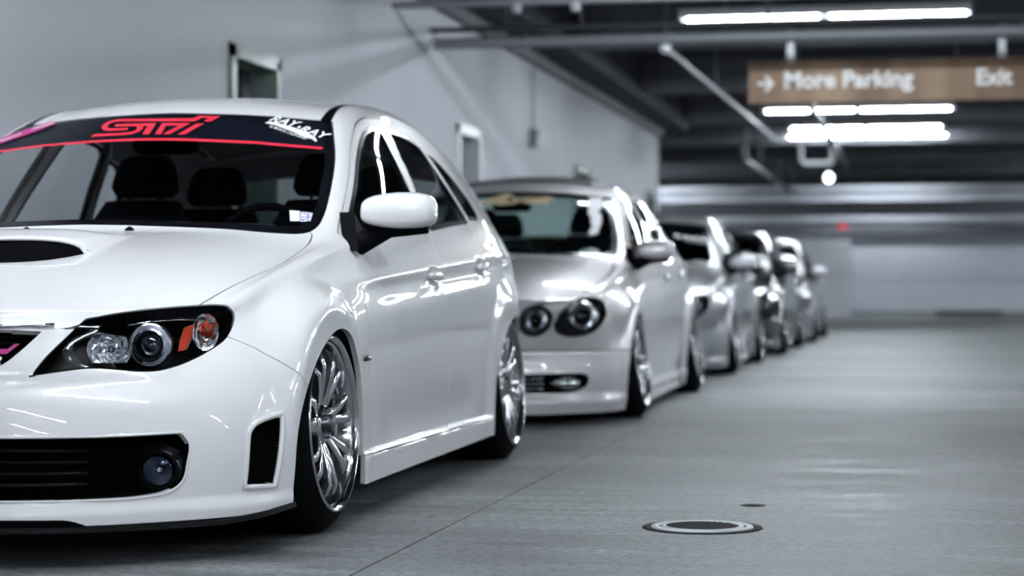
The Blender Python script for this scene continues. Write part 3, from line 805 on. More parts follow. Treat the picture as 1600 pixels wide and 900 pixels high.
# ---------------------------------------------------------------- the white hatchback in front
def arch_poly(yc, pts=((-.385,.0),(-.375,.20),(-.350,.32),(-.257,.435),(-.112,.533),(.055,.582),(.205,.552),(.305,.450),(.350,.30),(.365,.16),(.37,.0))):
    return [(yc+a, z, 1 if i in (0, len(pts)-1) else 0) for i, (a, z) in enumerate(pts)]
def build_white():
    S = WHITE; WB = 2.625
    L, Q = car_skin(S, 4); L = flares(L, S)
    # body-side sculpture: crease, sill step, handle bowls, fender edge
    y, z, x = L[:, 1].copy(), L[:, 2].copy(), L[:, 0].copy()
    sd = sstep(.62, .74, x)
    lz = np.interp(y, [-.2, .43, 1.0, 2.3, 3.2], [.700, .722, .755, .823, .84])
    L[:, 0] += .0055*sd*sstep(.1, .6, y)*(np.exp(-((z-lz)/.020)**2)) - .004*sd*sstep(.2, .7, y)*np.exp(-((z-lz+.055)/.045)**2)
    L[:, 0] += .016*sd*sstep(.33, .40, y)*sstep(2.30, 2.18, y)*sstep(.200, .188, z)
    L[:, 0] -= .012*sd*sstep(.5, .8, y)*sstep(2.1, 1.8, y)*np.exp(-((z-.27)/.07)**2)
    for hy, hz in ((1.315, .735), (2.125, .775)):
        L[:, 0] -= .022*sd*np.exp(-(((y-hy)/.055)**2+((z-hz)/.034)**2)**2)
    # front bumper: lower lip kicks out, shallow step above it
    fr = sstep(-.30, -.50, y)
    L[:, 1] -= .014*fr*sstep(.165, .13, z); L[:, 0] += .010*sd*fr*sstep(.165, .13, z)
    L[:, 1] += .010*sstep(-.6, -.75, y)*np.exp(-((z-.455)/.025)**2)
    sk = Skin(L, Q); surf = Surf(L, Q)
    side = away((0, .35, 2)); nose = away((1, -2, -.30)); alln = None
    R = sk.region
    for yc in (0, WB+.04): R('void', arch_poly(yc), gap=0, mask=side, smooth=8)
    # windscreen with its black border
    ws = [(-.3, .897, 1), (0, .897), (.18, .893), (.446, .882), (.62, .868), (.690, .872), (.706, .905), (.680, 1.029), (.640, 1.144), (.568, 1.270, 1), (.349, 1.290), (.082, 1.302), (0, 1.304), (-.3, 1.304, 1)]
    mws = away((1, .2, 1.35), (2, .83, 1.4))
    R('screen_border', ws, 'front', .0015, mask=mws)
    gl = [(-.3, .915, 1), (0, .915), (.18, .911), (.446, .902), (.60, .892), (.655, .897), (.672, .925), (.650, 1.029), (.615, 1.135), (.548, 1.262, 1), (.349, 1.282), (.082, 1.294), (0, 1.296), (-.3, 1.296, 1)]
    R('windscreen', gl, 'front', 0, allow=('screen_border',), mask=mws)
    bn = [(-.3, 1.195, 1), (0, 1.195), (.20, 1.190), (.377, 1.181), (.60, 1.161, 1), (.75, 1.16, 1), (.75, 1.4, 1), (-.3, 1.4, 1)]
    R('screen_banner', bn, 'front', 0, allow=('windscreen',), mask=mws)
    # side glass
    wmask = away((0, .4, 2), (2, .84, 1.36))
    wf = [(.505, .856, 1), (.79, 1.020), (1.01, 1.150), (1.21, 1.235), (1.38, 1.272), (1.525, 1.283, 1), (1.415, .895, 1), (1.0, .877), (.70, .865)]
    wr = [(1.485, .903, 1), (1.622, 1.284, 1), (1.80, 1.281), (1.98, 1.262), (2.045, 1.235, 1), (2.185, .952, 1), (1.8, .928)]
    wq = [(2.235, .962, 1), (2.105, 1.222, 1), (2.22, 1.205), (2.36, 1.14), (2.45, 1.05), (2.47, .995), (2.42, .968, 1)]
    for nm, p in (('window_f', wf), ('window_r', wr), ('window_q', wq)):
        R(nm+'_seal', p, gap=.001, mask=wmask)
        R(nm, p, gap=0, allow=(nm+'_seal',), mask=wmask, inset=.016)
    # lamps and openings of the nose
    HL = [(.405, .578), (.372, .530), (.345, .480, 1), (.408, .490), (.468, .497), (.523, .493), (.577, .487), (.622, .490), (.672, .513), (.715, .555), (.722, .588), (.716, .632), (.700, .652), (.640, .653), (.53, .641), (.432, .620, 1)]
    R('headlight', HL, 'front', .002, mask=nose)
    R('grille', [(-.2, .596, 1), (0, .596), (.25, .595), (.347, .590, 1), (.306, .538), (.268, .504), (.20, .487), (0, .483), (-.2, .483, 1)], 'front', 0, mask=nose)
    R('intake', [(-.2, .327, 1), (.51, .327), (.685, .331, 1), (.703, .300), (.700, .255), (.688, .205), (.648, .178), (.514, .170), (-.2, .170, 1)], 'front', 0, mask=nose)
    R('vent', [(-.425, .357, 1), (-.52, .338), (-.541, .312), (-.551, .186, 1), (-.455, .181, 1)], 'side', 0, mask=away((0, .5, 2), (1, -.7, -.3)))
    R('notch', [(-.2, .04, 1), (-.2, .122, 1), (.44, .122), (.475, .115), (.51, .095), (.53, .04, 1)], 'front', 0, mask=nose)
    # shut lines
    hood = [(-.3, -.87, 1), (0, -.87), (.245, -.835), (.345, -.79), (.432, -.720), (.54, -.597), (.640, -.455, 1), (.672, -.311), (.703, -.139), (.726, .024), (.724, .222), (.712, .37), (.690, .42), (.55, .42), (-.3, .42, 1)]
    R('hood', hood, 'top', .0022, mask=away((2, .595, 1), (1, -1, .45)))
    bump = [(-.2, -.2, 1), (-.262, .40, 1), (-.277, .429, 1), (-.355, .492), (-.401, .537), (-.442, .568), (-.48, .60), (-.52, .70, 1), (-1.5, .70, 1), (-1.5, -.2, 1)]
    R('front_bumper', bump, gap=.0018)
    fd = [(.448, .190, 1), (.432, .40), (.424, .60), (.424, .72), (.440, .80), (.478, .868, 1), (.78, 1.040), (1.00, 1.172), (1.20, 1.262), (1.38, 1.302), (1.585, 1.312, 1), (1.447, .90), (1.452, .78), (1.505, .68), (1.520, .40), (1.545, .190, 1)]
    rd = [(1.550, .190, 1), (1.525, .40), (1.510, .68), (1.458, .78), (1.452, .90), (1.590, 1.312, 1), (1.82, 1.310), (2.00, 1.292), (2.085, 1.245, 1), (2.215, .955), (2.262, .82), (2.225, .68), (2.235, .50), (2.195, .34), (2.12, .190, 1)]
    dm = away((0, .4, 2))
    R('front_door', fd, gap=.0022, mask=dm); R('rear_door', rd, gap=.0022, mask=dm)
    R('side_skirt', [(.30, -.1, 1), (.30, .192, 1), (2.33, .189, 1), (2.33, -.1, 1)], gap=.0016, mask=dm)
    R('fender', [(-.6, -.1, 1), (-.6, .9, 1), (.45, .86, 1), (.478, .862, 1), (.437, .80), (.420, .72), (.420, .60), (.428, .40), (.44, .19, 1), (.44, -.1, 1)], gap=0, mask=away((1, -.7, .6), (0, .3, 2)))
    R('roof_channel', [(.528, 1.095, 1), (.562, 1.11, 1), (.538, 1.30), (.522, 1.55), (.520, 2.9, 1), (.505, 2.9, 1), (.506, 1.55), (.512, 1.28)], 'top', .001, mask=away((2, 1.2, 2), (1, 1.0, 3.0)))
    R('roof', [(-.3, 1.0, 1), (.515, 1.0, 1), (.524, 1.12, 1), (.511, 1.28), (.505, 1.55), (.504, 2.98, 1), (-.3, 2.98, 1)], 'top', .0015, mask=away((2, 1.2, 2), (1, .9, 3.05)))
    R('rear_screen', [(-.3, .97, 1), (.48, .97), (.52, 1.0), (.46, 1.17), (-.3, 1.19, 1)], 'front', .001, mask=away((1, 3.02, 4)))
    R('tail_light', [(.55, .72, 1), (.57, .93), (.72, .93), (.79, .72, 1)], 'front', .001, mask=away((1, 2.9, 4)))
    root = empty('white_hatchback', (-2.54, 5.75, 0), 'white hatchback nearest the camera with black windscreen banner and polished twin spoke wheels', 'car', 'lowered cars parked nose to tail in a row')
    root.location = (-2.54, 5.75, 0)
    body = central(sk, ('paint',), 'body_shell', M_WHITE, root, .02)
    hoodo = central(sk, 'hood', 'hood', M_WHITE, root, .015)
    bumper = central(sk, 'front_bumper', 'front_bumper', M_WHITE, root, .022)
    central(sk, 'roof', 'roof_panel', M_WHITE, root)
    both_sides(sk, 'roof_channel', 'roof_channel', M_GLOSSB, root, .01)
    sb = central(sk, 'screen_border', 'windscreen_border', M_GLOSSB, root, .012, off=.001)
    wsc = central(sk, 'windscreen', 'windscreen', G_WS, root, 0, off=.001)
    ban = central(sk, 'screen_banner', 'windscreen_banner', M_BANNER, root, 0, off=.001)
    central(sk, 'rear_screen', 'rear_screen', G_REAR, root, 0)
    both_sides(sk, 'tail_light', 'tail_light', mat('tail_light_lens', (.4, .01, .02), .2, coat=.8), root)
    both_sides(sk, 'fender', 'front_fender', M_WHITE, root, .016)
    both_sides(sk, 'side_skirt', 'side_skirt', M_WHITE, root, .016)
    fa = both_sides(sk, 'front_door', 'front_door', M_WHITE, root, .016)
    ra = both_sides(sk, 'rear_door', 'rear_door', M_WHITE, root, .016)
    for nm, par in (('window_f', fa), ('window_r', ra), ('window_q', (root, root))):
        V, F = sk.extract(nm+'_seal', .018); G = sk.extract(nm, 0, off=.003)
        for sg, p in zip((1, -1), par):
            a, b = ((V, F), G) if sg > 0 else (mirror(V, F), mirror(*G))
            mesh_obj('window_seal', *a, M_GLOSSB, p); mesh_obj('window_glass', *b, G_SIDE, p)
    both_sides(sk, 'notch', 'lower_opening', M_VOID, bumper)
    V, F = sk.extract('notch', 0, both=True, off=.03); mesh_obj('lower_opening', V, F, M_VOID, bumper)
    # grille: dark recess, mesh bars, silver top strip, badge
    g = recess(sk, 'grille', root, 'grille', M_VOID, .05)
    bars = []
    for zz in np.arange(.500, .594, .018):
        P = [surf.front(x, zz) for x in np.linspace(-.29, .29, 21)]
        bars.append(tube([p[0]-p[1]*.03 for p in P if p], .0025, 5))
    mesh_obj('grille_mesh', *join(*bars), M_PLAST, g)
    P = [surf.front(x, .603) for x in np.linspace(-.37, .37, 25)]
    mesh_obj('grille_strip', *tube([p[0]+p[1]*.001 for p in P], .0085, 8), M_CHROME, g)
    fn = lambda u, v: surf.front(u, v)
    def deep(d): return lambda u, v: (lambda h: (h[0]-h[1]*d, h[1]) if h else None)(surf.front(u, v))
    tx, tf = text_mesh('R', .030, shear=.3, bold=.001)
    bp = [[(.13, .530), (.150, .553), (.276, .553), (.290, .566), (.302, .566), (.276, .540), (.262, .540), (.150, .540)], [(.150, .515), (.168, .535), (.180, .535), (.162, .515)]]
    for k, poly in enumerate(bp): mesh_obj('grille_badge', *on_surf(tri_poly(poly), deep(.02)), M_PINK, g, smooth=False)
    V, F = text_mesh('RA R', .028, shear=.3, bold=.0008); mesh_obj('grille_badge', *on_surf(([(v[0]+.205, v[1]+.513, .001) for v in V], F), deep(.02)), M_WVINYL, g, smooth=False)
    # lower intake: mesh, bars, fog lamps
    it = recess(sk, 'intake', root, 'lower_intake', M_VOID, .10)
    bars = []
    for zz in (.205, .235, .265, .295):
        P = [surf.front(x, zz) for x in np.linspace(-.50, .50, 25)]; bars.append(tube([p[0]-p[1]*.05 for p in P if p], .006, 6))
    mesh_obj('intake_bar', *join(*bars), mat('satin_black', (.003, .003, .004), .45, spec=.12), it)
    outline(surf, [(-.70, .26), (-.685, .331), (-.51, .327), (0, .327), (.51, .327), (.688, .331, 1), (.705, .300), (.702, .255), (.690, .203), (.648, .176), (.514, .168), (0, .168), (-.514, .168), (-.648, .176)], surf.front, .0035, 'intake_rim', M_WHITE, bumper, 5)
    for sg in (1, -1):
        h = surf.front(sg*.63, .234); p0 = h[0]+Vector((0, .045, 0))
        T = Matrix.Translation(p0) @ Matrix.Rotation(math.radians(10*sg), 4, 'Z')
        fb = mesh_obj('fog_light', *xf(lathe([(.05, .001), (.045, .03), (.02, .040), (.0, .043), (-.006, .047), (-.002, .052), (.03, .056), (.05, .056)], 32, 'y'), T), M_PLAST, it, sharp=40)
        mesh_obj('reflector', *xf(lathe([(.040, .006), (.030, .026), (.005, .039), (.001, .040)], 32, 'y'), T), mat('fog_reflector', (.22, .25, .30), .12, metal=1), fb, sharp=80)
        mesh_obj('bulb', *xf(lathe([(.006, .001), (.008, .008), (.035, .008)], 12, 'y'), T), M_CHROME, fb)
        mesh_obj('lens', *xf(lathe([(-.008, .0005), (-.006, .02), (0, .040), (.003, .043)], 32, 'y'), T), G_CLEAR, fb)
        mesh_obj('fog_surround', *xf(lathe([(.0, .053), (.012, .068), (.03, .072)], 32, 'y'), T), M_GLOSSB, fb)
    va, vb = recess(sk, 'vent', root, 'corner_vent', M_VOID, .028, both=False)
    for sg, par in ((1, va), (-1, vb)):
        outline(surf, [(-.418, .366, 1), (-.52, .346), (-.549, .315), (-.559, .180, 1), (-.452, .174, 1)], (lambda u, v, sg=sg: surf.side(u, v, sg)), .008, 'vent_rim', M_WHITE, par, 6)
    # black chin under the bumper
    chin = []
    ch = []
    for t in np.linspace(0, 1, 40):
        xx = .86*math.sin(t*math.pi/2)**.9
        h = surf.front(xx*.995, .125)
        if h: ch.append(h[0])
    ch = [p for p in ch if p.y < -.36]; ch.append(Vector((.885, -.37, .12)))
    full = [Vector((-p.x, p.y, p.z)) for p in reversed(ch[1:])]+ch
    V = []; F = []
    for p in full:
        up = max(0, (p.y+.62)/.25); d = Vector((p.x, p.y+.2, 0)).normalized()
        zt = .104+.022*min(up, 1); V += [tuple(Vector((p.x, p.y, zt))-d*.02), tuple(Vector((p.x, p.y, zt))+d*.006), tuple(Vector((p.x, p.y, zt-.014))+d*.008), tuple(Vector((p.x, p.y, zt-.022))-d*.05)]
    n = len(full)
    for i in range(n-1):
        for k in range(3): F.append((i*4+k, i*4+k+1, (i+1)*4+k+1, (i+1)*4+k))
    mesh_obj('chin_spoiler', V, [tuple(reversed(f)) for f in F], mat('satin_black', (.003, .003, .004), .45, spec=.12), root, sharp=30)
    # headlights
    hs = lamp_pair(sk, 'headlight', root, 'headlight', M_HOUSING, .095)
    M_REFL = mat('lamp_reflector', (.80, .82, .86), .22, metal=1)
    for sg, h in zip((1, -1), hs):
        c = surf.front(.574, .551)[0]; rot = Matrix.Rotation(math.radians(12), 4, 'Z')
        T = Matrix.Translation(Vector((c.x-.004, c.y+.018, c.z))) @ Matrix.Rotation(math.radians(8), 4, 'Z')
        def put(nm, prof, T, m, n=40, sc=None):
            VF = xf(lathe(prof, n, 'y'), T)
            if sg < 0: VF = mirror(*VF)
            return mesh_obj(nm, *VF, m, h, sharp=30)
        put('projector_bezel', [(.02, .034), (-.004, .036), (-.010, .039), (-.006, .044), (.004, .047), (.002, .050), (-.004, .054), (.0, .057), (.03, .056)], T, M_REFL)
        put('projector_lens', [(-.010, .0005), (-.006, .015), (.004, .026), (.014, .0325), (.02, .034)], T, mat('projector_glass', (.01, .012, .02), .03, spec=.9, coat=1))
        # multi-facet high-beam reflector
        c2 = surf.front(.487, .545)[0]; T2 = Matrix.Translation(Vector((c2.x, c2.y+.034, c2.z-.004))) @ Matrix.Rotation(math.radians(14), 4, 'Z')
        V = []; F = []; nr, na = 7, 18
        for i in range(nr+1):
            t = i/nr
            for k in range(na):
                q = 2*math.pi*k/na; rr = .009+.047*t
                V.append((rr*math.cos(q)*1.02, .020*(1-t*t)+random.uniform(-.0035, .0035)-.010*t, max(-.034, min(rr*math.sin(q)*.95, .040-.010*math.cos(q)))))
        for i in range(nr):
            for k in range(na): F.append((i*na+k, i*na+(k+1) % na, (i+1)*na+(k+1) % na, (i+1)*na+k))
        VF = xf((V, F), T2); VF = VF if sg > 0 else mirror(*VF); mesh_obj('reflector', *VF, M_REFL, h, smooth=False)
        put('bulb', [(-.012, .0005), (-.010, .006), (.02, .007)], T2, M_CHROME, 12)
        # turn signal: clear bowl, amber bulb, amber side marker
        c3 = surf.front(.676, .588)[0]; T3 = Matrix.Translation(Vector((c3.x-.012, c3.y+.026, c3.z))) @ Matrix.Rotation(math.radians(35), 4, 'Z')
        V = []; F = []; nr, na = 5, 14
        for i in range(nr+1):
            t = i/nr
            for k in range(na):
                q = 2*math.pi*k/na; rr = .008+.036*t; V.append((rr*math.cos(q)*.85, .016*(1-t*t)+random.uniform(-.003, .003), rr*math.sin(q)*1.15-.006))
        for i in range(nr):
            for k in range(na): F.append((i*na+k, i*na+(k+1) % na, (i+1)*na+(k+1) % na, (i+1)*na+k))
        VF = xf((V, F), T3); VF = VF if sg > 0 else mirror(*VF); mesh_obj('signal_reflector', *VF, M_REFL, h, smooth=False)
        Va, Fa = lathe([(-.012, .004), (-.010, .010), (-.004, .016), (.0, .020), (.006, .019)], 16, 'y'); Va = [(v[0]*(1+.25*((i*7) % 3-1)), v[1], v[2]*(1+.25*((i*5) % 3-1))) for i, v in enumerate(Va)]
        VF = xf((Va, Fa), T3 @ Matrix.Translation((.002, -.004, .002))); VF = VF if sg > 0 else mirror(*VF); mesh_obj('signal_bulb', *VF, M_AMBER, h, smooth=False)
        am = []
        for u, v in ((.626, .595), (.641, .603), (.647, .57), (.647, .538), (.634, .534), (.628, .56)):
            p = surf.front(u, v)[0]; am.append((p.x, p.y+.016, p.z))
        n = len(am); V = am+[(p[0], p[1]+.012, p[2]) for p in am]; F = [tuple(range(n)), tuple(reversed(range(n, 2*n)))]+[(i, (i+1) % n, (i+1) % n+n, i+n) for i in range(n)]
        VF = (V, F) if sg > 0 else mirror(V, F); mesh_obj('side_marker', *VF, M_AMBER, h, smooth=False)
        # chrome brow over the lamps
        P = [surf.front(u, v) for u, v in ((.515, .603), (.56, .612), (.61, .616), (.655, .614), (.690, .602))]
        VF = tube([p[0]+Vector((0, .018, 0)) for p in P], .0022, 6); VF = VF if sg > 0 else mirror(*VF); mesh_obj('lamp_brow', *VF, M_CHROME, h)
    # hood scoop
    ht = lambda x, y: surf.top(x, y)[0].z
    HW = .240; V = []; F = []; nu, nv = 36, 18
    def sc_z(x, v):
        e = max(0, 1-abs(x/HW)**3.2)**.42; fall = 1-sstep(.25, 1.0, np.array(v)); return .054*e*float(fall)
    for j in range(nv+1):
        v = j/nv
        for i in range(nu+1):
            x = -HW+2*HW*i/nu; yy = -.315+.075*(x/HW)**2+(.50-.075*(x/HW)**2)*v
            V.append((x, yy, ht(x, yy)+sc_z(x, v)-(.0015 if v > .9 else 0)))
    for j in range(nv):
        for i in range(nu): F.append((j*(nu+1)+i, j*(nu+1)+i+1, (j+1)*(nu+1)+i+1, (j+1)*(nu+1)+i))
    n0 = len(V)                                       # rolled lip and inner throat
    for dy, dz in ((-.006, -.004), (-.004, -.010), (.03, -.012)):
        for i in range(nu+1):
            p = V[i]; V.append((p[0]*(1-.02), p[1]+dy, max(p[2]+dz, ht(p[0], p[1]+max(dy, 0))-.002)))
    for j in range(3):
        a0 = 0 if j == 0 else n0+(j-1)*(nu+1); b0 = n0+j*(nu+1)
        for i in range(nu): F.append((b0+i, b0+i+1, a0+i+1, a0+i))
    sco = mesh_obj('hood_scoop', V, F, M_WHITE, root)
    V = []; F = []
    for i in range(nu+1):
        x = (-HW+2*HW*i/nu)*.99; yy = -.302+.075*(x/HW)**2; yb_ = yy-.105*(1-(x/HW)**6); z0 = ht(x, yy); V += [(x, yb_, ht(x, yb_)+.0012), (x, yy+.002, z0+max(sc_z(x, 0)-.005, .001))]
    for i in range(nu): F.append((2*i, 2*i+2, 2*i+3, 2*i+1))
    mesh_obj('scoop_opening', V, F, M_VOID, sco)
    outline(surf, [(-.272, -.14), (-.278, -.27), (-.262, -.38), (-.16, -.425), (0, -.435), (.16, -.425), (.262, -.38), (.278, -.27), (.272, -.14)], surf.top, .0022, 'scoop_seam', M_WHITE, sco, 6, closed=False, off=-.0008)
    # washer jets
    for sx in (.168, -.168):
        p = surf.top(sx, .262)[0]; T = Matrix.Translation(p)
        mesh_obj('washer_jet', *xf(lathe([(-.002, .016), (.003, .014), (.009, .007), (.012, .001)], 12, 'z'), T), M_PLAST, hoodo)
    # cowl under the screen
    P = [surf.front(x, .893-.03*(abs(x)/.65)**3) for x in np.linspace(-.64, .64, 25)]
    # mirrors, handles, marker lamp
    for sg in (1, -1):
        side_mirror(root, M_WHITE, sg, (.952, .525, .936), (.118, .085, .062), (.803, .50, .868))
        handle(fa[0 if sg > 0 else 1], surf, 1.315, .742, M_WHITE, sg); handle(ra[0 if sg > 0 else 1], surf, 2.125, .782, M_WHITE, sg)
        p = surf.side(.405, .486, sg); q = surf.side(.36, .486, sg)
        mk = tube([surf.side(yy, .486, sg)[0]+Vector((sg*.002, 0, 0)) for yy in (.355, .385, .415)], .009, 8); mesh_obj('side_marker_lamp', *mk, M_DARKMET, root)
    # decals of the windscreen banner
    def fr(u, v): return surf.front(u, v)
    st = []
    xs = np.linspace(-.60, .595, 41)
    zc = lambda x: 1.195-.005*(x/.2)**2 if abs(x) < .2 else float(np.interp(abs(x), [.2, .377, .60], [1.190, 1.181, 1.161]))
    for x in xs: st += [(x, zc(x)-.0045), (x, zc(x)+.0045)]
    mesh_obj('red_stripe', *on_surf((st, [(2*i, 2*i+2, 2*i+3, 2*i+1) for i in range(40)]), fr, .0015), M_RED, ban)
    for poly in ([(-.209,1.208),(-.205,1.218),(-.091,1.222),(-.067,1.226),(-.061,1.235),(-.064,1.242),(-.076,1.247),(-.153,1.247),(-.155,1.257),(-.008,1.258),(-.001,1.214),(-.024,1.214),(-.032,1.247),(-.047,1.247),(-.041,1.238),(-.043,1.226),(-.057,1.217),(-.081,1.212)],
                 [(-.096,1.241),(-.093,1.232),(-.163,1.229),(-.184,1.234),(-.198,1.242),(-.205,1.252),(-.202,1.266),(-.187,1.274),(-.155,1.278),(.108,1.276),(.121,1.287),(.196,1.283),(.178,1.261),(.155,1.263),(.162,1.275),(.138,1.277),(.123,1.263),(-.146,1.268),(-.169,1.266),(-.182,1.258),(-.182,1.25),(-.172,1.242),(-.156,1.24)],
                 [(.013,1.257),(.113,1.256),(.072,1.212),(.048,1.213),(.08,1.247),(.035,1.247),(.041,1.213),(.02,1.213)], [(.136,1.254),(.163,1.254),(.125,1.211),(.099,1.211)]):
        mesh_obj('banner_logo', *on_surf(tri_poly(poly), fr, .003), M_RED, ban, smooth=False)
    def text_on(txt, p0, p1, h, m, bold, shear=.25, nm='banner_lettering', par=None, caps=True):
        V, F = text_mesh(txt, 1, shear=shear, bold=0); xs_ = [v[0] for v in V]; ys_ = [v[1] for v in V]
        W = max(xs_)-min(xs_); Hh = max(ys_) if caps else max(ys_)-min(ys_)
        V, F = text_mesh(txt, 1, shear=shear, bold=bold)
        a = Vector(p0); b_ = Vector(p1); d = b_-a; pr = Vector((-d.y, d.x)).normalized()
        V = [tuple(a+d*((v[0]-min(xs_))/W)+pr*h*(v[1]/Hh)) for v in V]
        mesh_obj(nm, *on_surf((V, F), fr, .0055), m, par or ban, smooth=False)
    text_on('RAY', (.368, 1.264), (.470, 1.238), .021, M_WVINYL, .025); text_on('RAY', (.485, 1.225), (.590, 1.192), .021, M_WVINYL, .025)
    mesh_obj('banner_lettering', *on_surf(([(.477+.005*math.cos(q), 1.241+.005*math.sin(q)) for q in np.linspace(0, 6.28, 10)[:-1]], [tuple(range(9))]), fr, .003), M_WVINYL, ban, smooth=False)
    sw = [(.359,1.257),(.37,1.263),(.395,1.259),(.451,1.243),(.514,1.222),(.549,1.204),(.566,1.187),(.561,1.185),(.543,1.196),(.527,1.199),(.462,1.225),(.398,1.248)]
    mesh_obj('banner_swoosh', *on_surf(tri_poly(sw), fr, .003), M_WVINYL, ban, smooth=False)
    text_on('EL MONTE, CALIFORNIA', (.385, 1.238), (.526, 1.190), .008, M_WVINYL, .012, .1)
    pk = [(-.600,1.220),(-.562,1.233),(-.448,1.284),(-.414,1.268),(-.461,1.241),(-.590,1.186)]
    mesh_obj('pink_sticker', *on_surf(tri_poly(pk), fr, .004), M_PINK, ban, smooth=False)
    text_on('Tremand\'s', (-.590, 1.194), (-.518, 1.226), .014, M_WVINYL, .02, .1, 'pink_sticker_lettering'); text_on('Finest.', (-.492, 1.241), (-.425, 1.268), .014, M_WVINYL, .02, .2, 'pink_sticker_lettering')
    M_ST1 = mat('pale_sticker', (.70, .70, .74), .5); M_ST2 = mat('lilac_sticker', (.40, .40, .62), .5)
    nt, b = nodes(M_ST2); n_ = noise(nt, (1, 1, 1), 120, 2, .6); r_ = ramp(nt, n_.outputs[0], [(.42, (.14, .13, .30)), (.55, (.66, .66, .74))]); nt.links.new(r_.outputs[0], b.inputs['Base Color'])
    for q, m in (([(.599,.941),(.630,.939),(.647,.905),(.620,.905)], M_ST1), ([(.633,.937),(.671,.933),(.678,.905),(.650,.903)], M_ST2)):
        mesh_obj('windscreen_sticker', *on_surf((q, [(0, 1, 2, 3)]), fr, .003), m, wsc, smooth=False)
    # rear spoiler
    V = []; F = []
    for i in range(21):
        x = -.52+1.04*i/20; e = (abs(x)/.52)**4*.03
        V += [(x, 2.93+.0*e, 1.302-e*1.2-.02*(abs(x)/.52)**2), (x, 3.06, 1.300-e-.02*(abs(x)/.52)**2), (x, 3.19, 1.282-e-.02*(abs(x)/.52)**2), (x, 3.19, 1.268-e-.02*(abs(x)/.52)**2), (x, 3.08, 1.245-e-.02*(abs(x)/.52)**2)]
    for i in range(20):
        for k in range(4): F.append((i*5+k, (i+1)*5+k, (i+1)*5+k+1, i*5+k+1))
    F += [(0, 1, 2, 3, 4), (104, 103, 102, 101, 100)]
    mesh_obj('roof_spoiler', V, F, M_WHITE, root, sharp=50)
    underbody(root, S, WB); cabin(root, surf)
    for sg in (1, -1):
        add_wheel(root, 'twin', .897, 0, sg, .310, .252, .255, 2.4, 2, 12)
        add_wheel(root, 'twin', .900, WB, sg, .310, .252, .262, 3.6, 2, 40)
    return sk, surf, root
build_white()
M_PALE = mat('pale_silver_paint', (.62, .62, .66), .3, metal=.2, coat=1)
# ---------------------------------------------------------------- the four cars behind
def derive(wb=2.8, low=.05, kind='sedan', zs=.975, nose=None):
    S = {k: (dict(v) if isinstance(v, dict) else [tuple(p) if isinstance(p, tuple) else p for p in v]) for k, v in WHITE.items()}
    def sy(y): return y if y < 0 else (y*wb/2.625)
    def sz(z): return low+(z-.10)*(.70-low)/.60 if z < .70 else .70+(z-.70)*(zs if z < 2 else 1)
    if kind == 'sedan':
        S['E'] = S['E'][:8]+[(.572, 1.62, 1.338), (.575, 2.02, 1.330), (.600, 2.38, 1.262), (.645, 2.70, 1.105), (.690, 2.98, 1.000), (.665, 3.30, .955)]
        S['C'] = S['C'][:8]+[(1.56, 1.392), (1.98, 1.390), (2.38, 1.325), (2.78, 1.135), (3.02, 1.035), (3.42, .990)]
        S['yb'] = S['yb'][:9]+[2.05, 2.38, 2.70, 2.98, 0]
        S['y1'] = [0, 0, 0, 3.38, 3.42, 3.45, 3.47, 3.47, 3.44]; S['yr'] = [3.42, 3.45, 3.48, 3.52, 3.56, 3.58, 3.60, 3.60, 3.57]
        S['zr'] = [.99, .965, .93, .87, .78, .66, .48, .30, .16]
        S['rx'][3] = S['rx'][3][:-3]+[(2, .82), (2.7, .80), (3.4, .70)]
        S['rz'][3] = S['rz'][3][:-3]+[(2, .915), (2.7, .915), (3.45, .885)]
        S['bul'] = S['bul'][:11]+[.012, .012, .012]
    S['E'] = [(x, sy(y), sz(z)) for x, y, z in S['E']]; S['C'] = [(sy(y), sz(z)) for y, z in S['C']]
    S['yb'] = [sy(y) for y in S['yb']]
    for k in range(3, 9):
        S['rx'][k] = [(sy(y), v) for y, v in S['rx'][k]]; S['rz'][k] = [(sy(y), sz(v)) for y, v in S['rz'][k]]
    S['y1'] = [sy(y) for y in S['y1']]; S['yr'] = [sy(y) for y in S['yr']]; S['zf'] = [sz(z) for z in S['zf']]; S['zr'] = [sz(z) for z in S['zr']]
    if nose: nose(S)
    return S, sy, sz
def oval(cx, cz, rx, rz, n=14, tilt=0):
    a = math.radians(tilt); out = []
    for k in range(n):
        q = 2*math.pi*k/n; u, v = rx*math.cos(q), rz*math.sin(q); out.append((cx+u*math.cos(a)-v*math.sin(a), cz+u*math.sin(a)+v*math.cos(a)))
    return out
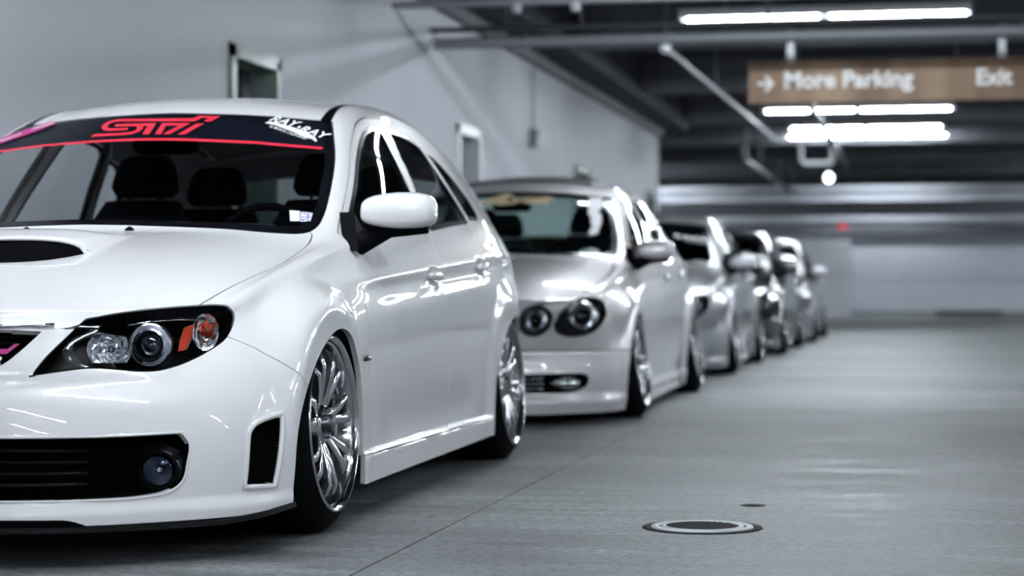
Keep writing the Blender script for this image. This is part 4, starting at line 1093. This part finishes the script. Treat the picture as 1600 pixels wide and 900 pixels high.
def build_car(name, label, loc, paint, wb, kind, lamps, style, low=.05, zs=.975, intake=None, grille=None, chrome=True, camber=6, rz_=.245, detail=1, tint=None, mirror_mat=None, hood_strip=False, nose=None):
    S, sy, sz = derive(wb, low, kind, zs, nose)
    L, Q = car_skin(S, 3); L = flares(L, S, (0, wb), .25, .903, .34, .48)
    y, z, x = L[:, 1].copy(), L[:, 2].copy(), L[:, 0].copy(); sd = sstep(.62, .74, x)
    lz = np.interp(y, [-.2, .43, 1.0, 2.3, 3.2], [.69, .71, .74, .80, .82])
    L[:, 0] += .006*sd*sstep(.1, .6, y)*(np.exp(-((z-lz)/.03)**2))
    L[:, 0] += .012*sd*sstep(.38, .46, y)*sstep(wb-.33, wb-.42, y)*sstep(.17, .15, z)
    fr = sstep(-.30, -.50, y); L[:, 1] -= .016*fr*sstep(.155, .12, z); L[:, 0] += .010*sd*fr*sstep(.155, .12, z)
    L[:, 1] -= .014*fr*np.exp(-((z-.375)/.03)**2)
    sk = Skin(L, Q); surf = Surf(L, Q); R = sk.region
    side = away((0, .35, 2)); nose_ = away((1, -2, -.28)); dm = away((0, .4, 2))
    ap = ((-.385,-.1),(-.375,.18),(-.345,.31),(-.250,.425),(-.105,.518),(.05,.560),(.205,.540),(.325,.440),(.380,.30),(.41,.16),(.43,-.1))
    for yc in (0, wb): R('void', arch_poly(yc, ap), gap=0, mask=side, smooth=6)
    Z = lambda P: [(p[0], sz(p[1]))+tuple(p[2:]) for p in P]
    YZ = lambda P: [(sy(p[0]), sz(p[1]))+tuple(p[2:]) for p in P]
    mws = away((1, .2, 1.45), (2, .80, 1.4))
    R('screen_border', Z([(-.3, .905, 1), (0, .905), (.18, .900), (.446, .889), (.62, .874), (.690, .878), (.704, .91), (.678, 1.029), (.638, 1.144), (.572, 1.262, 1), (.349, 1.286), (.082, 1.298), (0, 1.300), (-.3, 1.300, 1)]), 'front', .003, mask=mws, smooth=4)
    R('windscreen', Z([(-.3, .925, 1), (0, .925), (.18, .920), (.446, .910), (.60, .900), (.650, .905), (.668, .93), (.648, 1.029), (.612, 1.135), (.550, 1.24, 1), (.349, 1.262), (.082, 1.274), (0, 1.276), (-.3, 1.276, 1)]), 'front', 0, allow=('screen_border',), mask=mws, smooth=4)
    wmask = away((0, .4, 2), (2, .82, 1.36))
    if kind == 'sedan':
        W = dict(window_f=[(.52, .868, 1), (.80, 1.015), (1.02, 1.135), (1.22, 1.215), (1.45, 1.255, 1), (1.40, .885, 1), (.9, .875)],
                 window_r=[(1.47, .890, 1), (1.53, 1.258, 1), (1.80, 1.262), (2.00, 1.235, 1), (2.14, .905, 1)], window_q=[(2.19, .91, 1), (2.07, 1.205, 1), (2.25, 1.13), (2.42, .99), (2.44, .93, 1)])
    else:
        W = dict(window_f=[(.505, .862, 1), (.79, 1.020), (1.01, 1.145), (1.21, 1.225), (1.50, 1.262, 1), (1.41, .895, 1), (.9, .875)],
                 window_r=[(1.485, .903, 1), (1.60, 1.266, 1), (1.98, 1.258), (2.045, 1.235, 1), (2.18, .952, 1)], window_q=[(2.24, .965, 1), (2.11, 1.222, 1), (2.4, 1.18), (2.62, 1.05), (2.60, .985, 1)])
    for nm, p in W.items():
        R(nm+'_seal', YZ(p), gap=.002, mask=wmask, smooth=4); R(nm, YZ(p), gap=0, allow=(nm+'_seal',), mask=wmask, inset=.018, smooth=4)
    for k, p in enumerate(lamps): R('lamp%d' % k, p, 'front', .003, mask=nose_, smooth=3)
    if grille: R('grille', grille, 'front', 0, mask=nose_, smooth=3)
    if intake: R('intake', intake, 'front', 0, mask=nose_, smooth=3)
    if kind == 'sedan': R('rear_screen', [(-.3, sy(2.12), 1), (.47, sy(2.12), 1), (.55, sy(2.84), 1), (-.3, sy(2.90), 1)], 'top', .002, mask=away((2, .98, 1.4), (1, 2.0, 3.3)), smooth=3)
    else: R('rear_screen', [(-.3, .97, 1), (.48, .97), (.52, 1.0), (.46, 1.13), (-.3, 1.15, 1)], 'front', .002, mask=away((1, 2.9, 4)), smooth=3)
    hood = [(-.3, -.95, 1), (0, -.87), (.245, -.835), (.345, -.79), (.432, -.720), (.54, -.597), (.640, -.455), (.672, -.311), (.703, -.139), (.726, .024), (.724, .222), (.712, .40, 1), (-.3, .45, 1)]
    R('hood', hood, 'top', .003, mask=away((2, .60, 1), (1, -1, .5)), smooth=4)
    R('front_bumper', [(-.2, -.2, 1), (-.262, .36, 1), (-.36, .372), (-.55, .378), (-.9, .380, 1), (-1.5, .38, 1), (-1.5, -.2, 1)], gap=.0035, mask=away((1, -2, -.2)), smooth=3)
    fd = [(.448, .165, 1), (.432, .40), (.424, .72), (.478, .868, 1), (.78, 1.040), (1.00, 1.165), (1.20, 1.250), (1.46, 1.285, 1), (1.435, .90), (1.46, .70), (1.48, .165, 1)]
    rd = [(1.485, .165, 1), (1.465, .70), (1.44, .90), (1.465, 1.285, 1), (1.80, 1.290), (2.03, 1.262, 1), (2.19, .94), (2.26, .80), (2.235, .50), (2.18, .32), (2.12, .165, 1)]
    R('front_door', YZ(fd), gap=.003, mask=dm, smooth=4); R('rear_door', YZ(rd), gap=.003, mask=dm, smooth=4)
    root = empty(name, loc, label, 'car', 'lowered cars parked nose to tail in a row')
    central(sk, ('paint',), 'body_shell', paint, root, .02)
    ho = central(sk, 'hood', 'hood', paint, root, .015); bu = central(sk, 'front_bumper', 'front_bumper', paint, root, .02)
    central(sk, 'screen_border', 'windscreen_border', M_GLOSSB, root, .01, off=.001)
    wsc = central(sk, 'windscreen', 'windscreen', tint or G_BACK, root, 0, off=.001)
    central(sk, 'rear_screen', 'rear_screen', tint or G_BACK, root, 0)
    fa = both_sides(sk, 'front_door', 'front_door', paint, root, .016); ra = both_sides(sk, 'rear_door', 'rear_door', paint, root, .016)
    for nm, par in (('window_f', fa), ('window_r', ra), ('window_q', (root, root))):
        V, F = sk.extract(nm+'_seal', .018); G = sk.extract(nm, 0, off=.003)
        for sg, p in zip((1, -1), par):
            a, b = ((V, F), G) if sg > 0 else (mirror(V, F), mirror(*G))
            mesh_obj('window_seal', *a, M_CHROME if chrome else M_GLOSSB, p); mesh_obj('window_glass', *b, G_SIDE, p)
    M_REFL = mat('lamp_reflector', (.80, .82, .86), .22, metal=1)
    for k, p in enumerate(lamps):
        hs = lamp_pair(sk, 'lamp%d' % k, root, 'headlight', M_DARKMET, .045)
        P = np.array([q[:2] for q in p]); cx, cz = P.mean(0); rr = min(np.ptp(P[:, 0]), np.ptp(P[:, 1]))*.30
        h0 = surf.front(cx, cz)
        if not h0: continue
        for sg, h in zip((1, -1), hs):
            T = Matrix.Translation(h0[0]+Vector((0, .02, 0))) @ Matrix.Rotation(math.radians(14), 4, 'Z')
            for nm, prof, m in (('projector_bezel', [(.02, rr*.75), (-.008, rr*.8), (-.012, rr*.95), (0, rr*1.1), (.004, rr*1.3), (.02, rr*1.4)], M_REFL), ('projector_lens', [(-.008, .0005), (-.002, rr*.5), (.012, rr*.78)], M_GLOSSB)):
                VF = xf(lathe(prof, 24, 'y'), T); VF = VF if sg > 0 else mirror(*VF); mesh_obj(nm, *VF, m, h, sharp=40)
            if detail > 0:
                mesh_obj('lens_ring', *(lambda VF: VF if sg > 0 else mirror(*VF))(tube([surf.front(q[0], q[1])[0] for q in smooth_poly(p, 3) if surf.front(q[0], q[1])], .004, 6)), M_GLOSSB, h)
    if grille:
        g = recess(sk, 'grille', root, 'grille', M_VOID, .04); zs_ = [p[1] for p in grille]; xs_ = max(p[0] for p in grille)
        for zz in np.linspace(min(zs_)+.012, max(zs_)-.012, 5):
            P = [surf.front(xx, zz) for xx in np.linspace(-xs_*.92, xs_*.92, 15)]; mesh_obj('grille_bar', *tube([p[0]-p[1]*.008 for p in P if p], .006, 6), M_CHROME, g)
    if intake:
        it = recess(sk, 'intake', root, 'lower_intake', M_VOID, .07); zs_ = [p[1] for p in intake]; z0, z1 = min(zs_), max(zs_); xm = max(p[0] for p in intake)
        for zz in np.linspace(z0, z1, 5)[1:-1]:
            P = [surf.front(xx, zz) for xx in np.linspace(-xm*.72, xm*.72, 15)]; mesh_obj('intake_bar', *tube([p[0]-p[1]*.012 for p in P if p], .0055, 6), M_ALLOY, it)
        for sg in (1, -1):
            lp = [surf.front(xx, (z0+z1)/2) for xx in np.linspace(sg*xm*.77, sg*xm*.95, 6)]
            a = lathe([(-.02, .001), (-.016, .5), (.0, .85), (.03, 1.0)], 24, 'y'); c0 = (lp[0][0]+lp[-1][0])/2; wx = (lp[-1][0]-lp[0][0]).length/2
            fl = mesh_obj('fog_light', *xf(a, Matrix.Translation(c0+Vector((0, .02, 0))) @ Matrix.Rotation(math.radians(32*sg), 4, 'Z') @ Matrix.Diagonal((wx, 1, (z1-z0)*.40, 1))), M_REFL, it)
            for xx in (-.3, .32): mesh_obj('fog_bulb', *xf(lathe([(-.022, .001), (-.02, .02), (0, .028)], 12, 'y'), Matrix.Translation(c0+Vector((xx*wx, .012+sg*xx*wx*.6, 0)))), M_CHROME, fl)
    mm = mirror_mat or paint
    for sg in (1, -1):
        side_mirror(root, mm, sg, (.925, .56, .915), (.105, .075, .058), (.800, .50, .862))
        handle(fa[0 if sg > 0 else 1], surf, sy(1.27), .755, M_CHROME if chrome else paint, sg); handle(ra[0 if sg > 0 else 1], surf, sy(2.02), .785, M_CHROME if chrome else paint, sg)
        for yy, sp in ((0, 10), (wb, 37)): add_wheel(root, style, .925, yy, sg, .305, rz_, .25, camber+(2 if yy else 0), detail-1 if detail > 1 else detail, sp)
        P = [surf.side(yy, .60, sg) for yy in np.linspace(.5, sy(2.1), 12)]
    underbody(root, S, wb, zb=.10); cabin(root, surf)
    return sk, surf, root, ho, bu, wsc, sz
LS = [(.555, .520), (.575, .470), (.640, .448), (.730, .468), (.772, .520), (.772, .590), (.735, .640), (.670, .648), (.605, .610)]
def nose2(S):
    S['zf'] = [.66, .64, .60, .54, .46, .37, .27, .16, .05]
sk, surf, c2, ho, bu, wsc, sz = build_car('silver_sedan', 'silver sedan second in the row, round twin headlights and open dark sunroof panel', (-2.41, 11.25, 0), M_SILVER, 2.80, 'sedan',
    [LS, oval(.465, .530, .078, .078)], 'multi', low=.05, intake=[(-.2, .262, 1), (.5, .262), (.70, .262), (.735, .245), (.72, .19), (.66, .166), (.5, .162), (-.2, .162, 1)], camber=8, detail=2)
# tilted sunroof, script banner, vertical lettering, white piece on the dash
V = []; F = []
for j in range(9):
    for i in range(13):
        x = -.42+.84*i/12; yy = 1.42+.55*j/8; zz = surf.top(x, 1.42+.55*j/8)[0].z; V.append((x, yy, max(zz+.002, surf.top(x, 1.42)[0].z-.004+.052*j/8)))
for j in range(8):
    for i in range(12): F.append((j*13+i, j*13+i+1, (j+1)*13+i+1, (j+1)*13+i))
V += [(v[0], v[1], v[2]+.016) for v in V[:117]]; F += [tuple(reversed([a+117 for a in f])) for f in F[:96]]
rim = [i for i in range(13)]+[13*j+12 for j in range(1, 9)]+[104+i for i in range(11, -1, -1)]+[13*j for j in range(7, 0, -1)]
F += [(rim[k], rim[(k+1) % len(rim)], rim[(k+1) % len(rim)]+117, rim[k]+117) for k in range(len(rim))]
mesh_obj('sunroof_panel', V, F, mat('smoked_sunroof', (.045, .047, .055), .35), c2, sharp=40)
fr2 = lambda u, v: surf.front(u, v)
s2 = lambda px, py: ((px-945)*.00352+.536, 1.25+(308-py)*.00385)
gd = [(700, 318), (735, 322), (752, 313), (765, 309), (775, 305), (787, 304), (798, 310), (806, 312), (818, 310), (828, 309), (836, 311), (851, 309), (866, 312), (860, 317), (858, 322), (840, 321), (826, 322), (812, 318), (800, 322), (778, 324), (764, 321), (742, 324), (715, 330)]
mesh_obj('script_sticker', *on_surf(tri_poly([s2(*p) for p in gd]), fr2, .004), M_GOLD, wsc, smooth=False)
wl_ = [(923, 311), (944, 311), (948, 322), (946, 336), (951, 338), (956, 350), (955, 370), (945, 373), (940, 367), (943, 358), (938, 350), (936, 342), (930, 338), (927, 325)]
mesh_obj('vertical_sticker', *on_surf(tri_poly([s2(*p) for p in wl_]), fr2, .004), M_WVINYL, wsc, smooth=False)
o = mesh_obj('dash_white_piece', *join(box(-.02, .60, .42, .56, .862, .874), xf(lathe([(-.07, .001), (-.05, .035), (0, .045), (.05, .035), (.07, .001)], 16), Matrix.Translation((.55, .52, .885)))), M_WVINYL, c2); bevel(o, .01)  # white slab with a rounded end, lying on the dash
for sx in (.16, -.30): mesh_obj('washer_jet', *xf(lathe([(-.002, .016), (.004, .014), (.012, .001)], 10, 'z'), Matrix.Translation(surf.top(sx, .25)[0])), M_CHROME, ho)
L3 = [(.50, .510), (.53, .475), (.66, .470), (.735, .520), (.742, .600), (.70, .640), (.60, .632), (.51, .600)]
GR3 = [(-.2, .60, 1), (.42, .60, 1), (.44, .56), (.40, .49), (-.2, .48, 1)]
IN3 = [(-.2, .29, 1), (.62, .29), (.66, .25), (.62, .17), (-.2, .165, 1)]
G_DARK = glass("dark_screen_glass", (.16, .19, .20), .05)
build_car('grey_sedan', 'grey metallic sedan third in the row, behind the silver sedan', (-2.40, 17.0, 0), M_GREY, 2.62, 'sedan', [L3], 'mesh', low=.06, intake=IN3, grille=GR3, chrome=False, camber=7, detail=1, tint=G_DARK, mirror_mat=M_PALE)
build_car('black_sedan', 'black sedan fourth in the row with chrome trim and near black windscreen', (-2.32, 22.15, 0), M_BLACKP, 2.70, 'sedan', [L3], 'five', low=.06, intake=IN3, grille=GR3, chrome=True, camber=7, detail=1, tint=G_DARK)
build_car('grey_hatchback', 'dark grey hatchback farthest away at the end of the row', (-2.25, 27.2, 0), mat('dark_grey_paint', (.16, .155, .17), .28, metal=.5, coat=1.0), 2.60, 'hatch', [L3], 'mesh', low=.06, intake=IN3, grille=GR3, chrome=False, camber=7, detail=1, mirror_mat=M_PALE)
